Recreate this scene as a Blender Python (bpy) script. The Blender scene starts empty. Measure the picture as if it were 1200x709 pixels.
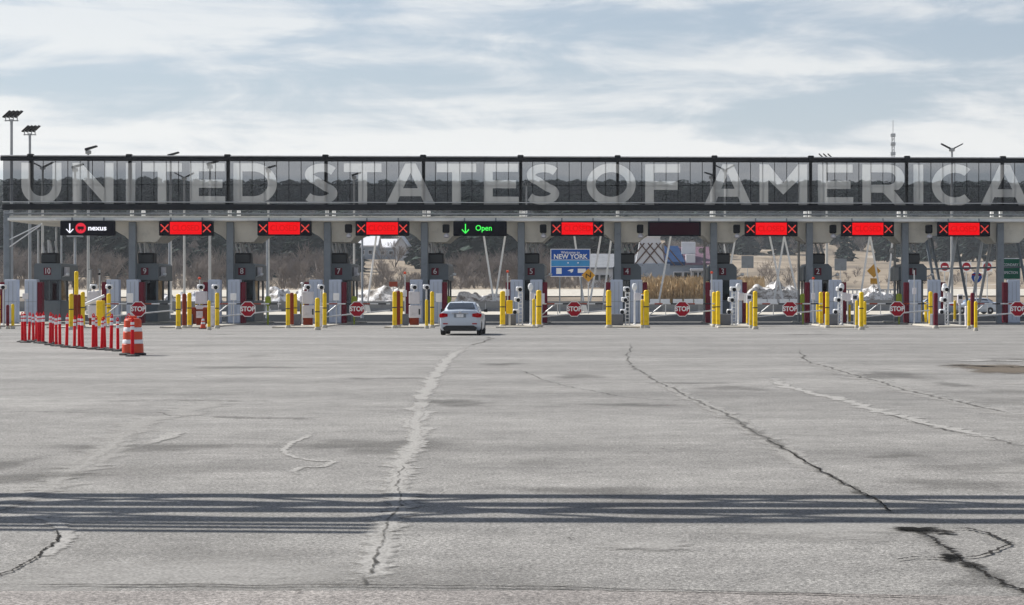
import bpy, bmesh, math, random
from mathutils import Vector, Matrix, noise
R = math.radians
random.seed(7)
NW = ['zero', 'one', 'two', 'three', 'four', 'five', 'six', 'seven', 'eight', 'nine', 'ten']
scn = bpy.context.scene
col = scn.collection

# ------------------------------------------------------------------ camera
F = 2400.0                 # focal length in photograph pixels (1200 wide)
PX, HY = 805.0, 347.0      # principal column and horizon row
CZ = 1.6
YAW = math.atan(80.0 / F)
cam_d = bpy.data.cameras.new('camera')
cam = bpy.data.objects.new('camera', cam_d)
col.objects.link(cam)
cam.location = (0, 0, CZ)
cam.rotation_euler = (R(90), 0, -YAW)
cam_d.sensor_width = 36
cam_d.lens = 36 * F / 1200
cam_d.shift_x = (600 - PX) / 1200
cam_d.shift_y = (HY - 354.5) / 1200
cam_d.clip_end = 6000
scn.camera = cam

# ------------------------------------------------------------------ sun + sky
SUN_EL, SUN_AZ = 42.0, 58.0          # elevation; azimuth left of straight ahead
S = Vector((-math.cos(R(SUN_EL)) * math.sin(R(SUN_AZ)), math.cos(R(SUN_EL)) * math.cos(R(SUN_AZ)), math.sin(R(SUN_EL))))
sun_d = bpy.data.lights.new('sun', 'SUN')
sun_d.energy = 5.0
sun_d.angle = R(0.5)
sun_d.color = (1.0, 0.96, 0.90)
sun = bpy.data.objects.new('sun', sun_d)
col.objects.link(sun)
sun.rotation_euler = (-S).to_track_quat('-Z', 'Y').to_euler()

world = bpy.data.worlds.new('World')
scn.world = world
world.use_nodes = True
wn, wl = world.node_tree.nodes, world.node_tree.links
wn.clear()
w_out = wn.new('ShaderNodeOutputWorld')
w_bg = wn.new('ShaderNodeBackground')
w_bg.inputs['Strength'].default_value = 0.06
sky = wn.new('ShaderNodeTexSky')
sky.sky_type = 'NISHITA'
sky.sun_disc = False
sky.sun_elevation = R(SUN_EL)
sky.sun_rotation = R(-SUN_AZ)
sky.air_density = 1.0
sky.dust_density = 0.4
sky.ozone_density = 2.0

def wmath(op, a, b=None, c=None, clamp=False):
    n = wn.new('ShaderNodeMath'); n.operation = op; n.use_clamp = clamp
    for i, v in enumerate((a, b, c)):
        if v is None: continue
        if isinstance(v, (int, float)): n.inputs[i].default_value = v
        else: wl.new(v, n.inputs[i])
    return n.outputs[0]
w_tc = wn.new('ShaderNodeTexCoord')
w_sep = wn.new('ShaderNodeSeparateXYZ')
wl.new(w_tc.outputs['Generated'], w_sep.inputs[0])
zz = wmath('MAXIMUM', w_sep.outputs[2], 0.0)
zd = wmath('ADD', zz, 0.025)
def wnoise(scale, loc, detail, rough, dist):
    mp = wn.new('ShaderNodeMapping'); mp.inputs['Location'].default_value = loc; mp.inputs['Scale'].default_value = scale
    wl.new(w_tc.outputs['Generated'], mp.inputs[0])
    t = wn.new('ShaderNodeTexNoise'); t.inputs['Scale'].default_value = 1.0; t.inputs['Detail'].default_value = detail
    t.inputs['Roughness'].default_value = rough; t.inputs['Distortion'].default_value = dist
    wl.new(mp.outputs[0], t.inputs['Vector']); return t.outputs[0]
SKY_A, SKY_B = (9.0, 11.2, 18.5), (9.3, 10.2, 11.7)
bands = wnoise((3.2, 3.2, 34), SKY_A, 6, .55, .35)       # long stratus bands
puffs = wnoise((12.0, 12.0, 44), SKY_B, 9, .62, .6)        # broken cumulus edges
body = wmath('ADD', wmath('MULTIPLY', bands, .60), wmath('MULTIPLY', puffs, .40))
w_rmp = wn.new('ShaderNodeMapRange'); w_rmp.interpolation_type = 'SMOOTHSTEP'
w_rmp.inputs[1].default_value = .41; w_rmp.inputs[2].default_value = .56
wl.new(body, w_rmp.inputs[0])
# thin cloud layer: opacity grows with the length of the path through it
tau = wmath('ADD', wmath('MULTIPLY', w_rmp.outputs[0], 0.13), 0.072)
op = wmath('SUBTRACT', 1.0, wmath('EXPONENT', wmath('MULTIPLY', wmath('DIVIDE', tau, zd), -1.0)))
w_cl = wn.new('ShaderNodeMix'); w_cl.data_type = 'RGBA'
wl.new(w_rmp.outputs[0], w_cl.inputs[0])
w_cl.inputs[6].default_value = (7.3, 7.8, 8.7, 1)
w_cl.inputs[7].default_value = (11.3, 11.2, 11.0, 1)
w_mix = wn.new('ShaderNodeMix'); w_mix.data_type = 'RGBA'
wl.new(op, w_mix.inputs[0])
wl.new(sky.outputs[0], w_mix.inputs[6])
wl.new(w_cl.outputs[2], w_mix.inputs[7])
wl.new(w_mix.outputs[2], w_bg.inputs['Color'])
wl.new(w_bg.outputs[0], w_out.inputs[0])

scn.view_settings.view_transform = 'Standard'
scn.view_settings.look = 'None'
scn.view_settings.exposure = 0.5
scn.view_settings.gamma = 1.0
scn.cycles.transparent_max_bounces = 24
scn.cycles.max_bounces = 5
scn.cycles.diffuse_bounces = 3
scn.cycles.volume_bounces = 0

# ------------------------------------------------------------------ helpers
def ray(px, py):
    u, v = (px - PX) / F, (HY - py) / F
    return (math.sin(YAW) + u * math.cos(YAW), math.cos(YAW) - u * math.sin(YAW), v)
def at(px, py, Y):
    d = ray(px, py); t = Y / d[1]
    return Vector((d[0] * t, Y, CZ + d[2] * t))
def gnd(px, py):
    d = ray(px, py); t = -CZ / d[2]
    return Vector((d[0] * t, d[1] * t, 0))

def smooth(t):
    t = max(0.0, min(1.0, t)); return t * t * (3 - 2 * t)
def terrain_z(x, y):
    z = 2.7 * smooth((y - 226) / 75) + 9.5 * smooth((y - 300) / 330) + 25 * smooth((y - 600) / 340)
    if y > 240:
        k = smooth((y - 240) / 200)
        z += k * (noise.noise((x / 160, y / 200, 3.1)) * (1.2 + 4.5 * smooth((y - 520) / 400)) + noise.noise((x / 35, y / 40, 9.0)) * 0.4)
        z += 3.0 * smooth((y - 420) / 300) * smooth((-x - 20) / 120)
    return z

class MB:
    def __init__(s): s.v = []; s.f = []; s.smooth = False
    def add(s, vs, fs):
        b = len(s.v); s.v += [tuple(p) for p in vs]; s.f += [tuple(i + b for i in q) for q in fs]; return s
    def box(s, x0, x1, y0, y1, z0, z1):
        return s.add([(x0, y0, z0), (x1, y0, z0), (x1, y1, z0), (x0, y1, z0), (x0, y0, z1), (x1, y0, z1), (x1, y1, z1), (x0, y1, z1)],
                     [(0, 3, 2, 1), (4, 5, 6, 7), (0, 1, 5, 4), (1, 2, 6, 5), (2, 3, 7, 6), (3, 0, 4, 7)])
    def bbox(s, x0, x1, y0, y1, z0, z1, b):          # box with chamfered edges
        vs = []; 
        for z, i in ((z0, b), (z0 + b, 0), (z1 - b, 0), (z1, b)):
            a, c, d, e = x0 + i, x1 - i, y0 + i, y1 - i
            k = b if i == 0 else b * .6
            vs += [(a + k, d, z), (c - k, d, z), (c, d + k, z), (c, e - k, z), (c - k, e, z), (a + k, e, z), (a, e - k, z), (a, d + k, z)]
        fs = [tuple(range(7, -1, -1)), tuple(range(24, 32))]
        for r in range(3):
            for i in range(8):
                j = (i + 1) % 8; fs.append((r * 8 + i, r * 8 + j, r * 8 + 8 + j, r * 8 + 8 + i))
        return s.add(vs, fs)
    def lathe(s, c, prof, n=12, axis='z'):
        vs = []
        for (r, h) in prof:
            for i in range(n):
                a = 2 * math.pi * (i + .5) / n
                p = (r * math.cos(a), r * math.sin(a), h)
                if axis == 'y': p = (p[0], p[2], p[1])
                if axis == 'x': p = (p[2], p[0], p[1])
                vs.append((c[0] + p[0], c[1] + p[1], c[2] + p[2]))
        m = len(prof); fs = []
        for k in range(m - 1):
            for i in range(n):
                j = (i + 1) % n; fs.append((k * n + i, k * n + j, k * n + n + j, k * n + n + i))
        fs.append(tuple(range(n - 1, -1, -1))); fs.append(tuple(range((m - 1) * n, m * n)))
        return s.add(vs, fs)
    def tube(s, p, q, r0, r1=None, n=8):
        r1 = r0 if r1 is None else r1
        p, q = Vector(p), Vector(q); d = (q - p).normalized()
        a = d.orthogonal().normalized(); b = d.cross(a)
        vs = []
        for c, r in ((p, r0), (q, r1)):
            for i in range(n):
                t = 2 * math.pi * i / n; vs.append(c + (a * math.cos(t) + b * math.sin(t)) * r)
        fs = [(i, (i + 1) % n, n + (i + 1) % n, n + i) for i in range(n)]
        if n > 3: fs += [tuple(range(n - 1, -1, -1)), tuple(range(n, 2 * n))]
        return s.add(vs, fs)
    def prism(s, pts, y0, y1):                        # outline in x,z swept along y
        n = len(pts)
        vs = [(x, y0, z) for x, z in pts] + [(x, y1, z) for x, z in pts]
        fs = [tuple(range(n)), tuple(range(2 * n - 1, n - 1, -1))] + [(i, n + i, n + (i + 1) % n, (i + 1) % n) for i in range(n)]
        return s.add(vs, fs)
    def loft(s, rings, cap=True):
        n = len(rings[0]); vs = [p for r in rings for p in r]; fs = []
        for k in range(len(rings) - 1):
            for i in range(n):
                j = (i + 1) % n; fs.append((k * n + i, k * n + j, k * n + n + j, k * n + n + i))
        if cap: fs += [tuple(range(n - 1, -1, -1)), tuple(range((len(rings) - 1) * n, len(rings) * n))]
        return s.add(vs, fs)
    def mesh(s, name, mat, fix=True):
        me = bpy.data.meshes.new(name); me.from_pydata(s.v, [], s.f); me.validate()
        if fix:
            bm = bmesh.new(); bm.from_mesh(me); bmesh.ops.recalc_face_normals(bm, faces=bm.faces); bm.to_mesh(me); bm.free()
        if mat: me.materials.append(mat)
        if s.smooth: 
            me.polygons.foreach_set('use_smooth', [True] * len(me.polygons)); me.set_sharp_from_angle(angle=R(38))
        return me
    def build(s, name, mat, parent=None, fix=True):
        return mobj(name, s.mesh(name, mat, fix), parent)

def mobj(name, me, parent=None, loc=None):
    o = bpy.data.objects.new(name, me); col.objects.link(o)
    if parent: o.parent = parent
    if loc: o.location = loc
    return o
def tag(o, label=None, cat=None, group=None, kind=None):
    if label: o['label'] = label
    if cat: o['category'] = cat
    if group: o['group'] = group
    if kind: o['kind'] = kind
    return o
def thing(name, loc, label, cat, group=None, rz=0):
    o = bpy.data.objects.new(name, None); col.objects.link(o); o.location = loc; o.rotation_euler = (0, 0, rz)
    o.empty_display_size = .3
    return tag(o, label, cat, group)
def copy_tree(o, parent=None):
    c = o.copy(); col.objects.link(c); c.parent = parent
    for ch in list(o.children): copy_tree(ch, c)
    return c
def sm(): m = MB(); m.smooth = True; return m

def outline_mesh(name, loops, mat, depth=0.0, parent=None):
    """filled outline (outer loops and holes) in the x,z plane"""
    cu = bpy.data.curves.new(name, 'CURVE'); cu.dimensions = '2D'; cu.fill_mode = 'BOTH'; cu.extrude = depth
    for lp in loops:
        sp = cu.splines.new('POLY'); sp.points.add(len(lp) - 1); sp.use_cyclic_u = True
        for i, (x, y) in enumerate(lp): sp.points[i].co = (x, y, 0, 1)
    t = bpy.data.objects.new(name, cu); col.objects.link(t)
    bpy.context.view_layer.update()
    me = bpy.data.meshes.new_from_object(t.evaluated_get(bpy.context.evaluated_depsgraph_get()))
    bpy.data.objects.remove(t); bpy.data.curves.remove(cu)
    me.transform(Matrix.Rotation(R(90), 4, 'X'))
    me.materials.clear(); me.materials.append(mat); me.name = name
    return mobj(name, me, parent)
def text(name, body, size, loc, mat, parent=None, wscale=1.0, bold=0.0, depth=0.004):
    cu = bpy.data.curves.new(name, 'FONT'); cu.body = body; cu.size = size; cu.align_x = 'CENTER'; cu.align_y = 'CENTER'
    cu.extrude = depth; cu.offset = bold
    t = bpy.data.objects.new(name, cu); col.objects.link(t)
    bpy.context.view_layer.update()
    me = bpy.data.meshes.new_from_object(t.evaluated_get(bpy.context.evaluated_depsgraph_get()))
    bpy.data.objects.remove(t); bpy.data.curves.remove(cu)
    me.transform(Matrix.Diagonal((wscale, 1, 1, 1))); me.transform(Matrix.Rotation(R(90), 4, 'X'))
    me.materials.clear(); me.materials.append(mat); me.name = name
    return mobj(name, me, parent, loc)

# ------------------------------------------------------------------ materials
MATS = {}
def nt(name):
    m = bpy.data.materials.new(name); m.use_nodes = True
    return m, m.node_tree.nodes, m.node_tree.links, m.node_tree.nodes['Principled BSDF']
def mat(name, c, rough=.6, metal=0.0, var=.12, scale=3.0, bump=0.0, dirt=None, spec=.4):
    """painted or plain surface: colour broken up by two noises, roughness too"""
    m, n, l, p = nt(name)
    tc = n.new('ShaderNodeTexCoord')
    n1 = n.new('ShaderNodeTexNoise'); n1.inputs['Scale'].default_value = scale; n1.inputs['Detail'].default_value = 7; n1.inputs['Roughness'].default_value = .65
    l.new(tc.outputs['Object'], n1.inputs['Vector'])
    r = n.new('ShaderNodeValToRGB')
    r.color_ramp.elements[0].position = .32; r.color_ramp.elements[1].position = .68
    d = dirt or tuple(x * (1 - 2.2 * var) for x in c)
    r.color_ramp.elements[0].color = (*d, 1); r.color_ramp.elements[1].color = (*[min(1, x * (1 + var)) for x in c], 1)
    e = r.color_ramp.elements.new(.46); e.color = (*c, 1)
    l.new(n1.outputs[0], r.inputs[0]); l.new(r.outputs[0], p.inputs['Base Color'])
    mr = n.new('ShaderNodeMapRange'); mr.inputs['To Min'].default_value = max(0, rough - .12); mr.inputs['To Max'].default_value = min(1, rough + .12)
    l.new(n1.outputs[0], mr.inputs[0]); l.new(mr.outputs[0], p.inputs['Roughness'])
    p.inputs['Metallic'].default_value = metal; p.inputs['Specular IOR Level'].default_value = spec
    if bump:
        n2 = n.new('ShaderNodeTexNoise'); n2.inputs['Scale'].default_value = scale * 9; n2.inputs['Detail'].default_value = 5
        l.new(tc.outputs['Object'], n2.inputs['Vector'])
        b = n.new('ShaderNodeBump'); b.inputs['Strength'].default_value = bump; b.inputs['Distance'].default_value = .02
        l.new(n2.outputs[0], b.inputs['Height']); l.new(b.outputs[0], p.inputs['Normal'])
    MATS[name] = m; return m
def emit(name, c, s):
    m, n, l, p = nt(name)
    p.inputs['Base Color'].default_value = (*[x * .3 for x in c], 1); p.inputs['Emission Color'].default_value = (*c, 1); p.inputs['Emission Strength'].default_value = s
    p.inputs['Roughness'].default_value = .9; p.inputs['Specular IOR Level'].default_value = .0
    m.cycles.emission_sampling = 'NONE'
    MATS[name] = m; return m

M_ = MATS
mat('steel_grey', (.20, .225, .25), .5, .0, .10, 2.0)
mat('booth_grey', (.115, .135, .15), .5, 0, .10, 2.0)
mat('booth_dark', (.02, .025, .03), .4, 0, .15, 3.0)
mat('rail_dark', (.012, .014, .018), .6, 0, .15, 2.0, spec=.15)
mat('canopy_white', (.80, .80, .78), .45, 0, .07, 1.2)
mat('soffit', (.74, .71, .63), .65, 0, .10, .8)
mat('white_paint', (.74, .75, .76), .45, 0, .06, 2.5)
mat('galvanised', (.50, .51, .52), .45, .25, .10, 3.0)
mat('pole_grey', (.46, .46, .45), .5, .2, .10, 1.0)
mat('pylon_blue', (.43, .48, .58), .55, 0, .08, 1.5)
mat('maroon', (.13, .006, .020), .6, 0, .12, 2.0, spec=.15)
mat('yellow', (.84, .56, .006), .5, 0, .08, 4.0, dirt=(.60, .36, .01), spec=.25)
mat('rust_red', (.22, .030, .008), .65, 0, .15, 4.0, spec=.15)
mat('lime', (.38, .46, .03), .5, 0, .10, 4.0)
mat('light_box', (.62, .60, .63), .55, 0, .08, 2.5, dirt=(.46, .45, .47))
mat('concrete', (.17, .175, .18), .85, 0, .14, 1.3, .4)
mat('block_grey', (.13, .135, .15), .8, 0, .14, 2.0, .3)
mat('kerb', (.46, .43, .37), .85, 0, .14, 1.6, .4)
mat('black_box', (.006, .007, .010), .6, 0, .1, 3, spec=.15)
mat('stop_red', (.32, .004, .018), .6, 0, .06, 4, spec=.12)
mat('sign_white', (.78, .78, .78), .5, 0, .03, 4)
mat('delin_red', (.62, .003, .012), .6, 0, .08, 6, spec=.15)
mat('orange', (.60, .055, .012), .5, 0, .10, 5)
mat('reflective', (.72, .72, .74), .35, .1, .06, 8)
mat('rubber', (.02, .02, .022), .8, 0, .15, 6)
mat('car_paint', (.50, .55, .62), .25, .1, .02, 1.5, spec=.6)
mat('car_dark', (.012, .013, .015), .5, 0, .1, 4)
mat('chrome', (.6, .6, .62), .2, 1.0, .04, 4)
mat('rim', (.42, .43, .45), .35, .8, .08, 6)
mat('sign_blue', (.006, .075, .36), .6, 0, .05, 2, spec=.12)
mat('sign_sky', (.03, .26, .55), .45, 0, .08, 2)
mat('sign_green', (.004, .13, .07), .6, 0, .05, 2, spec=.12)
mat('sign_yellow', (.62, .30, .01), .5, 0, .08, 4)
mat('roof_snow', (.78, .79, .82), .8, 0, .05, .6)
mat('house_white', (.62, .63, .66), .7, 0, .06, .5)
mat('house_grey', (.28, .33, .40), .7, 0, .08, .5)
mat('roof_grey', (.20, .21, .23), .75, 0, .12, .7)
mat('roof_blue', (.02, .05, .125), .9, 0, .08, .6, spec=.05)
mat('roof_mauve', (.15, .085, .12), .6, 0, .08, .6)
mat('lattice_brown', (.09, .05, .035), .8, 0, .12, 2)
mat('bark', (.11, .095, .085), .9, 0, .15, 2)
mat('twig', (.20, .175, .16), .9, 0, .2, .25, spec=.1)
mat('needles', (.028, .044, .036), .85, 0, .35, .25, spec=.1)
mat('reed', (.46, .35, .215), .9, 0, .22, .9, spec=.1)
mat('led_black', (.004, .004, .010), .7, 0, .05, 3, spec=.08)
mat('led_dim', (.030, .002, .010), .7, 0, .05, 3, spec=.08)
mat('paper', (.75, .75, .74), .7, 0, .03, 5)
emit('led_red', (.60, .001, .004), .95)
emit('led_dark_red', (.48, .0, .0), .9)
emit('led_x', (.60, .05, .04), .8)
emit('led_green', (.06, .85, .10), .9)
emit('led_white', (.80, .80, .88), .9)
emit('led_crimson', (.62, .02, .04), .8)
emit('tail_lit', (.50, .004, .010), .12)

def glass_mat(name, tint, gloss, rough=.02):
    m, n, l, p = nt(name); n.remove(p)
    o = n['Material Output']
    tr = n.new('ShaderNodeBsdfTransparent'); tr.inputs[0].default_value = (*tint, 1)
    gl = n.new('ShaderNodeBsdfGlossy'); gl.inputs['Roughness'].default_value = rough; gl.inputs[0].default_value = (.9, .95, 1, 1)
    fr = n.new('ShaderNodeFresnel'); fr.inputs[0].default_value = 1.45
    mx = n.new('ShaderNodeMath'); mx.operation = 'MULTIPLY'; mx.inputs[1].default_value = gloss
    l.new(fr.outputs[0], mx.inputs[0])
    ms = n.new('ShaderNodeMixShader'); l.new(mx.outputs[0], ms.inputs[0]); l.new(tr.outputs[0], ms.inputs[1]); l.new(gl.outputs[0], ms.inputs[2])
    l.new(ms.outputs[0], o.inputs[0]); MATS[name] = m; return m
glass_mat('screen_glass', (.92, .93, .94), .45)
glass_mat('tint_film', (.33, .335, .35), .0)
glass_mat('window_glass', (.10, .13, .14), 1.2)
glass_mat('car_glass', (.20, .24, .26), 3.0)
# white frit on the glass: lets a share of the light through, scatters the rest
m, n, l, p = nt('frit'); n.remove(p)
tr = n.new('ShaderNodeBsdfTransparent'); tr.inputs[0].default_value = (.68, .685, .69, 1)
df = n.new('ShaderNodeBsdfDiffuse'); df.inputs[0].default_value = (.80, .80, .78, 1)
tl = n.new('ShaderNodeBsdfTranslucent'); tl.inputs[0].default_value = (.80, .80, .78, 1)
m1 = n.new('ShaderNodeMixShader'); m1.inputs[0].default_value = .25; l.new(df.outputs[0], m1.inputs[1]); l.new(tl.outputs[0], m1.inputs[2])
m2 = n.new('ShaderNodeMixShader'); m2.inputs[0].default_value = .33; l.new(tr.outputs[0], m2.inputs[1]); l.new(m1.outputs[0], m2.inputs[2])
l.new(m2.outputs[0], n['Material Output'].inputs[0]); MATS['frit'] = m

def asphalt(name, base, spec=.35):
    m, n, l, p = nt(name)
    g = n.new('ShaderNodeNewGeometry')
    def noi(sc, det, ro=.6, vec=None):
        t = n.new('ShaderNodeTexNoise'); t.inputs['Scale'].default_value = sc; t.inputs['Detail'].default_value = det; t.inputs['Roughness'].default_value = ro
        l.new(vec or g.outputs['Position'], t.inputs['Vector']); return t.outputs[0]
    def rng(s, a, b, lo, hi):
        t = n.new('ShaderNodeMapRange'); t.inputs[1].default_value = a; t.inputs[2].default_value = b; t.inputs[3].default_value = lo; t.inputs[4].default_value = hi
        l.new(s, t.inputs[0]); return t.outputs[0]
    def mul(a, b):
        t = n.new('ShaderNodeMath'); t.operation = 'MULTIPLY'; l.new(a, t.inputs[0]); l.new(b, t.inputs[1]); return t.outputs[0]
    mp = n.new('ShaderNodeMapping'); mp.inputs['Scale'].default_value = (.25, 1.0, 1); mp.inputs['Rotation'].default_value = (0, 0, R(12)); l.new(g.outputs['Position'], mp.inputs[0])
    mp2 = n.new('ShaderNodeMapping'); mp2.inputs['Scale'].default_value = (1.0, .12, 1); mp2.inputs['Rotation'].default_value = (0, 0, R(-8)); l.new(g.outputs['Position'], mp2.inputs[0])
    a = rng(noi(.22, 7, .7, mp.outputs[0]), .36, .64, .76, 1.16)
    b = rng(noi(.9, 8, .75), .36, .64, .84, 1.14)
    c = rng(noi(.35, 6, .65, mp2.outputs[0]), .56, .72, 1.0, .80)
    d = rng(noi(34, 4, .75), .36, .64, .42, 1.6)
    e = rng(noi(110, 2, .6), .36, .64, .6, 1.42)
    f = rng(noi(4, 7, .8), .36, .64, .84, 1.16)
    v = mul(mul(mul(a, b), mul(c, d)), mul(e, f))
    cc = n.new('ShaderNodeCombineColor')
    for i, k in enumerate(base):
        t = n.new('ShaderNodeMath'); t.operation = 'MULTIPLY'; t.inputs[1].default_value = k; l.new(v, t.inputs[0]); l.new(t.outputs[0], cc.inputs[i])
    l.new(cc.outputs[0], p.inputs['Base Color'])
    p.inputs['Roughness'].default_value = .8; p.inputs['Specular IOR Level'].default_value = spec
    bp = n.new('ShaderNodeBump'); bp.inputs['Strength'].default_value = .5; bp.inputs['Distance'].default_value = .006
    l.new(d, bp.inputs['Height']); l.new(bp.outputs[0], p.inputs['Normal'])
    MATS[name] = m
asphalt('asphalt', (.222, .215, .204), .30)
asphalt('asphalt_strip', (.250, .231, .218), .30)
asphalt('asphalt_painted_shade', (.017, .020, .024), .02)  # near-black: canopy shade painted into the newer, darker asphalt

def soft(name, c, lo, hi, ns, amount):
    """a stain or seal on the pavement with ragged soft borders (edge attribute 0 at the border, 1 inside)"""
    m, n, l, p = nt(name)
    at_ = n.new('ShaderNodeAttribute'); at_.attribute_name = 'edge'
    g = n.new('ShaderNodeNewGeometry')
    t = n.new('ShaderNodeTexNoise'); t.inputs['Scale'].default_value = ns; t.inputs['Detail'].default_value = 6; t.inputs['Roughness'].default_value = .7
    l.new(g.outputs['Position'], t.inputs['Vector'])
    s = n.new('ShaderNodeMath'); s.operation = 'MULTIPLY_ADD'; s.inputs[1].default_value = 1.5; l.new(t.outputs[0], s.inputs[0]); l.new(at_.outputs['Fac'], s.inputs[2])
    r = n.new('ShaderNodeMapRange'); r.interpolation_type = 'SMOOTHSTEP'; r.inputs[1].default_value = lo; r.inputs[2].default_value = hi; r.inputs[4].default_value = amount
    l.new(s.outputs[0], r.inputs[0]); l.new(r.outputs[0], p.inputs['Alpha'])
    t2 = n.new('ShaderNodeTexNoise'); t2.inputs['Scale'].default_value = 45; t2.inputs['Detail'].default_value = 3; l.new(g.outputs['Position'], t2.inputs['Vector'])
    r2 = n.new('ShaderNodeValToRGB'); r2.color_ramp.elements[0].color = (*[x * .6 for x in c], 1); r2.color_ramp.elements[1].color = (*[x * 1.35 for x in c], 1)
    r2.color_ramp.elements[0].position = .3; r2.color_ramp.elements[1].position = .7
    l.new(t2.outputs[0], r2.inputs[0]); l.new(r2.outputs[0], p.inputs['Base Color'])
    p.inputs['Roughness'].default_value = .95; p.inputs['Specular IOR Level'].default_value = .02
    MATS[name] = m
soft('seal_light', (.36, .352, .338), .85, 1.65, 7, .85)
soft('seal_pale', (.35, .342, .328), .9, 1.75, 5, .7)
soft('crack_dark', (.022, .021, .020), 1.25, 1.6, 8, .95)
soft('crack_thin', (.07, .068, .064), 1.4, 1.9, 5, .7)
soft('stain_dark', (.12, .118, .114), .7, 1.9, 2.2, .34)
soft('tyre', (.15, .146, .14), .6, 2.0, 1.2, .16)
soft('pit_black', (.008, .008, .008), 1.0, 1.6, 9, .96)
soft('rubble', (.15, .128, .105), .9, 1.5, 1.6, .9)

# dirty snow
m, n, l, p = nt('snow')
g = n.new('ShaderNodeNewGeometry')
t = n.new('ShaderNodeTexNoise'); t.inputs['Scale'].default_value = .9; t.inputs['Detail'].default_value = 8; t.inputs['Roughness'].default_value = .72; l.new(g.outputs['Position'], t.inputs['Vector'])
r = n.new('ShaderNodeValToRGB'); r.color_ramp.elements[0].position = .41; r.color_ramp.elements[0].color = (.17, .15, .135, 1); r.color_ramp.elements[1].position = .57; r.color_ramp.elements[1].color = (.78, .79, .82, 1)
l.new(t.outputs[0], r.inputs[0]); l.new(r.outputs[0], p.inputs['Base Color']); p.inputs['Roughness'].default_value = .7; MATS['snow'] = m
# dead grass land
m, n, l, p = nt('land')
g = n.new('ShaderNodeNewGeometry')
t = n.new('ShaderNodeTexNoise'); t.inputs['Scale'].default_value = .05; t.inputs['Detail'].default_value = 10; t.inputs['Roughness'].default_value = .72
mp = n.new('ShaderNodeMapping'); mp.inputs['Scale'].default_value = (1, .45, 1); l.new(g.outputs['Position'], mp.inputs[0]); l.new(mp.outputs[0], t.inputs['Vector'])
r = n.new('ShaderNodeValToRGB')
for i, (q, c) in enumerate(((.34, (.075, .06, .045)), (.47, (.19, .15, .105)), (.58, (.28, .225, .16)), (.68, (.46, .44, .42)))):
    e = r.color_ramp.elements[i] if i < 2 else r.color_ramp.elements.new(q)
    e.position = q; e.color = (*c, 1)
l.new(t.outputs[0], r.inputs[0]); l.new(r.outputs[0], p.inputs['Base Color']); p.inputs['Roughness'].default_value = .95; MATS['land'] = m

# ------------------------------------------------------------------ setting: ground
b = MB()
xs = [-2600, -1600, -1000, -700] + [-500 + 20 * i for i in range(56)] + [800, 1200, 1800, 2600]
ys = [-300, -100, 0, 100, 180, 215] + [226 + 8 * i for i in range(12)] + [330 + 20 * i for i in range(50)] + [1500, 2000, 3000, 4500]
for y in ys:
    for x in xs: b.v.append((x, y, terrain_z(x, min(y, 1330)) - (.05 if y < 228 else .0)))
nx = len(xs)
for j in range(len(ys) - 1):
    for i in range(nx - 1): b.f.append((j * nx + i, j * nx + i + 1, j * nx + nx + i + 1, j * nx + nx + i))
b.smooth = True
tag(b.build('terrain', M_['land']), 'brown dead grass land rising behind the inspection plaza', kind='structure')
plaza = tag(MB().add([(-160, 10.2, -.002), (160, 10.2, -.002), (160, 128, 0), (-160, 128, 0)], [(0, 1, 2, 3)]).build('plaza_pavement', M_['asphalt']), 'wide worn grey asphalt plaza in front of the booths', kind='structure')
tag(MB().add([(-160, -60, .0), (160, -60, .0), (160, 10.5, .003), (9, 10.6, .003), (3, 10.72, .003), (0, 11.12, .003), (-5, 11.25, .003), (-160, 11.25, .003)], [(0, 1, 2, 3, 4, 5, 6, 7)]).build('pavement_strip', M_['asphalt_strip']), 'pinkish pavement strip across the foreground', kind='structure')
tag(MB().add([(-160, 128, 0), (160, 128, 0), (160, 178, 0), (-160, 178, 0)], [(0, 1, 2, 3)]).build('painted_shade_pavement', M_['asphalt_painted_shade']), 'darker asphalt lane area behind the booths with canopy shade painted in', kind='structure')  # the canopy's shadow is put into this strip's colour
tag(MB().add([(-160, 178, 0), (160, 178, 0), (160, 226, 0), (-160, 226, 0)], [(0, 1, 2, 3)]).build('rear_pavement', M_['kerb']), 'pale concrete pavement before the barrier row', kind='structure')
b = MB()
for i in range(41):
    x = -160 + 8 * i
    for k in range(5):
        y = 266 + 5 * k + x * .02; b.v.append((x, y, terrain_z(x, y) + .14))
for i in range(40):
    for k in range(4): b.f.append((i * 5 + k, i * 5 + 5 + k, i * 5 + 6 + k, i * 5 + 1 + k))
tag(b.build('service_road', M_['kerb']), 'pale road running across behind the snowbanks', kind='structure')

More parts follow.
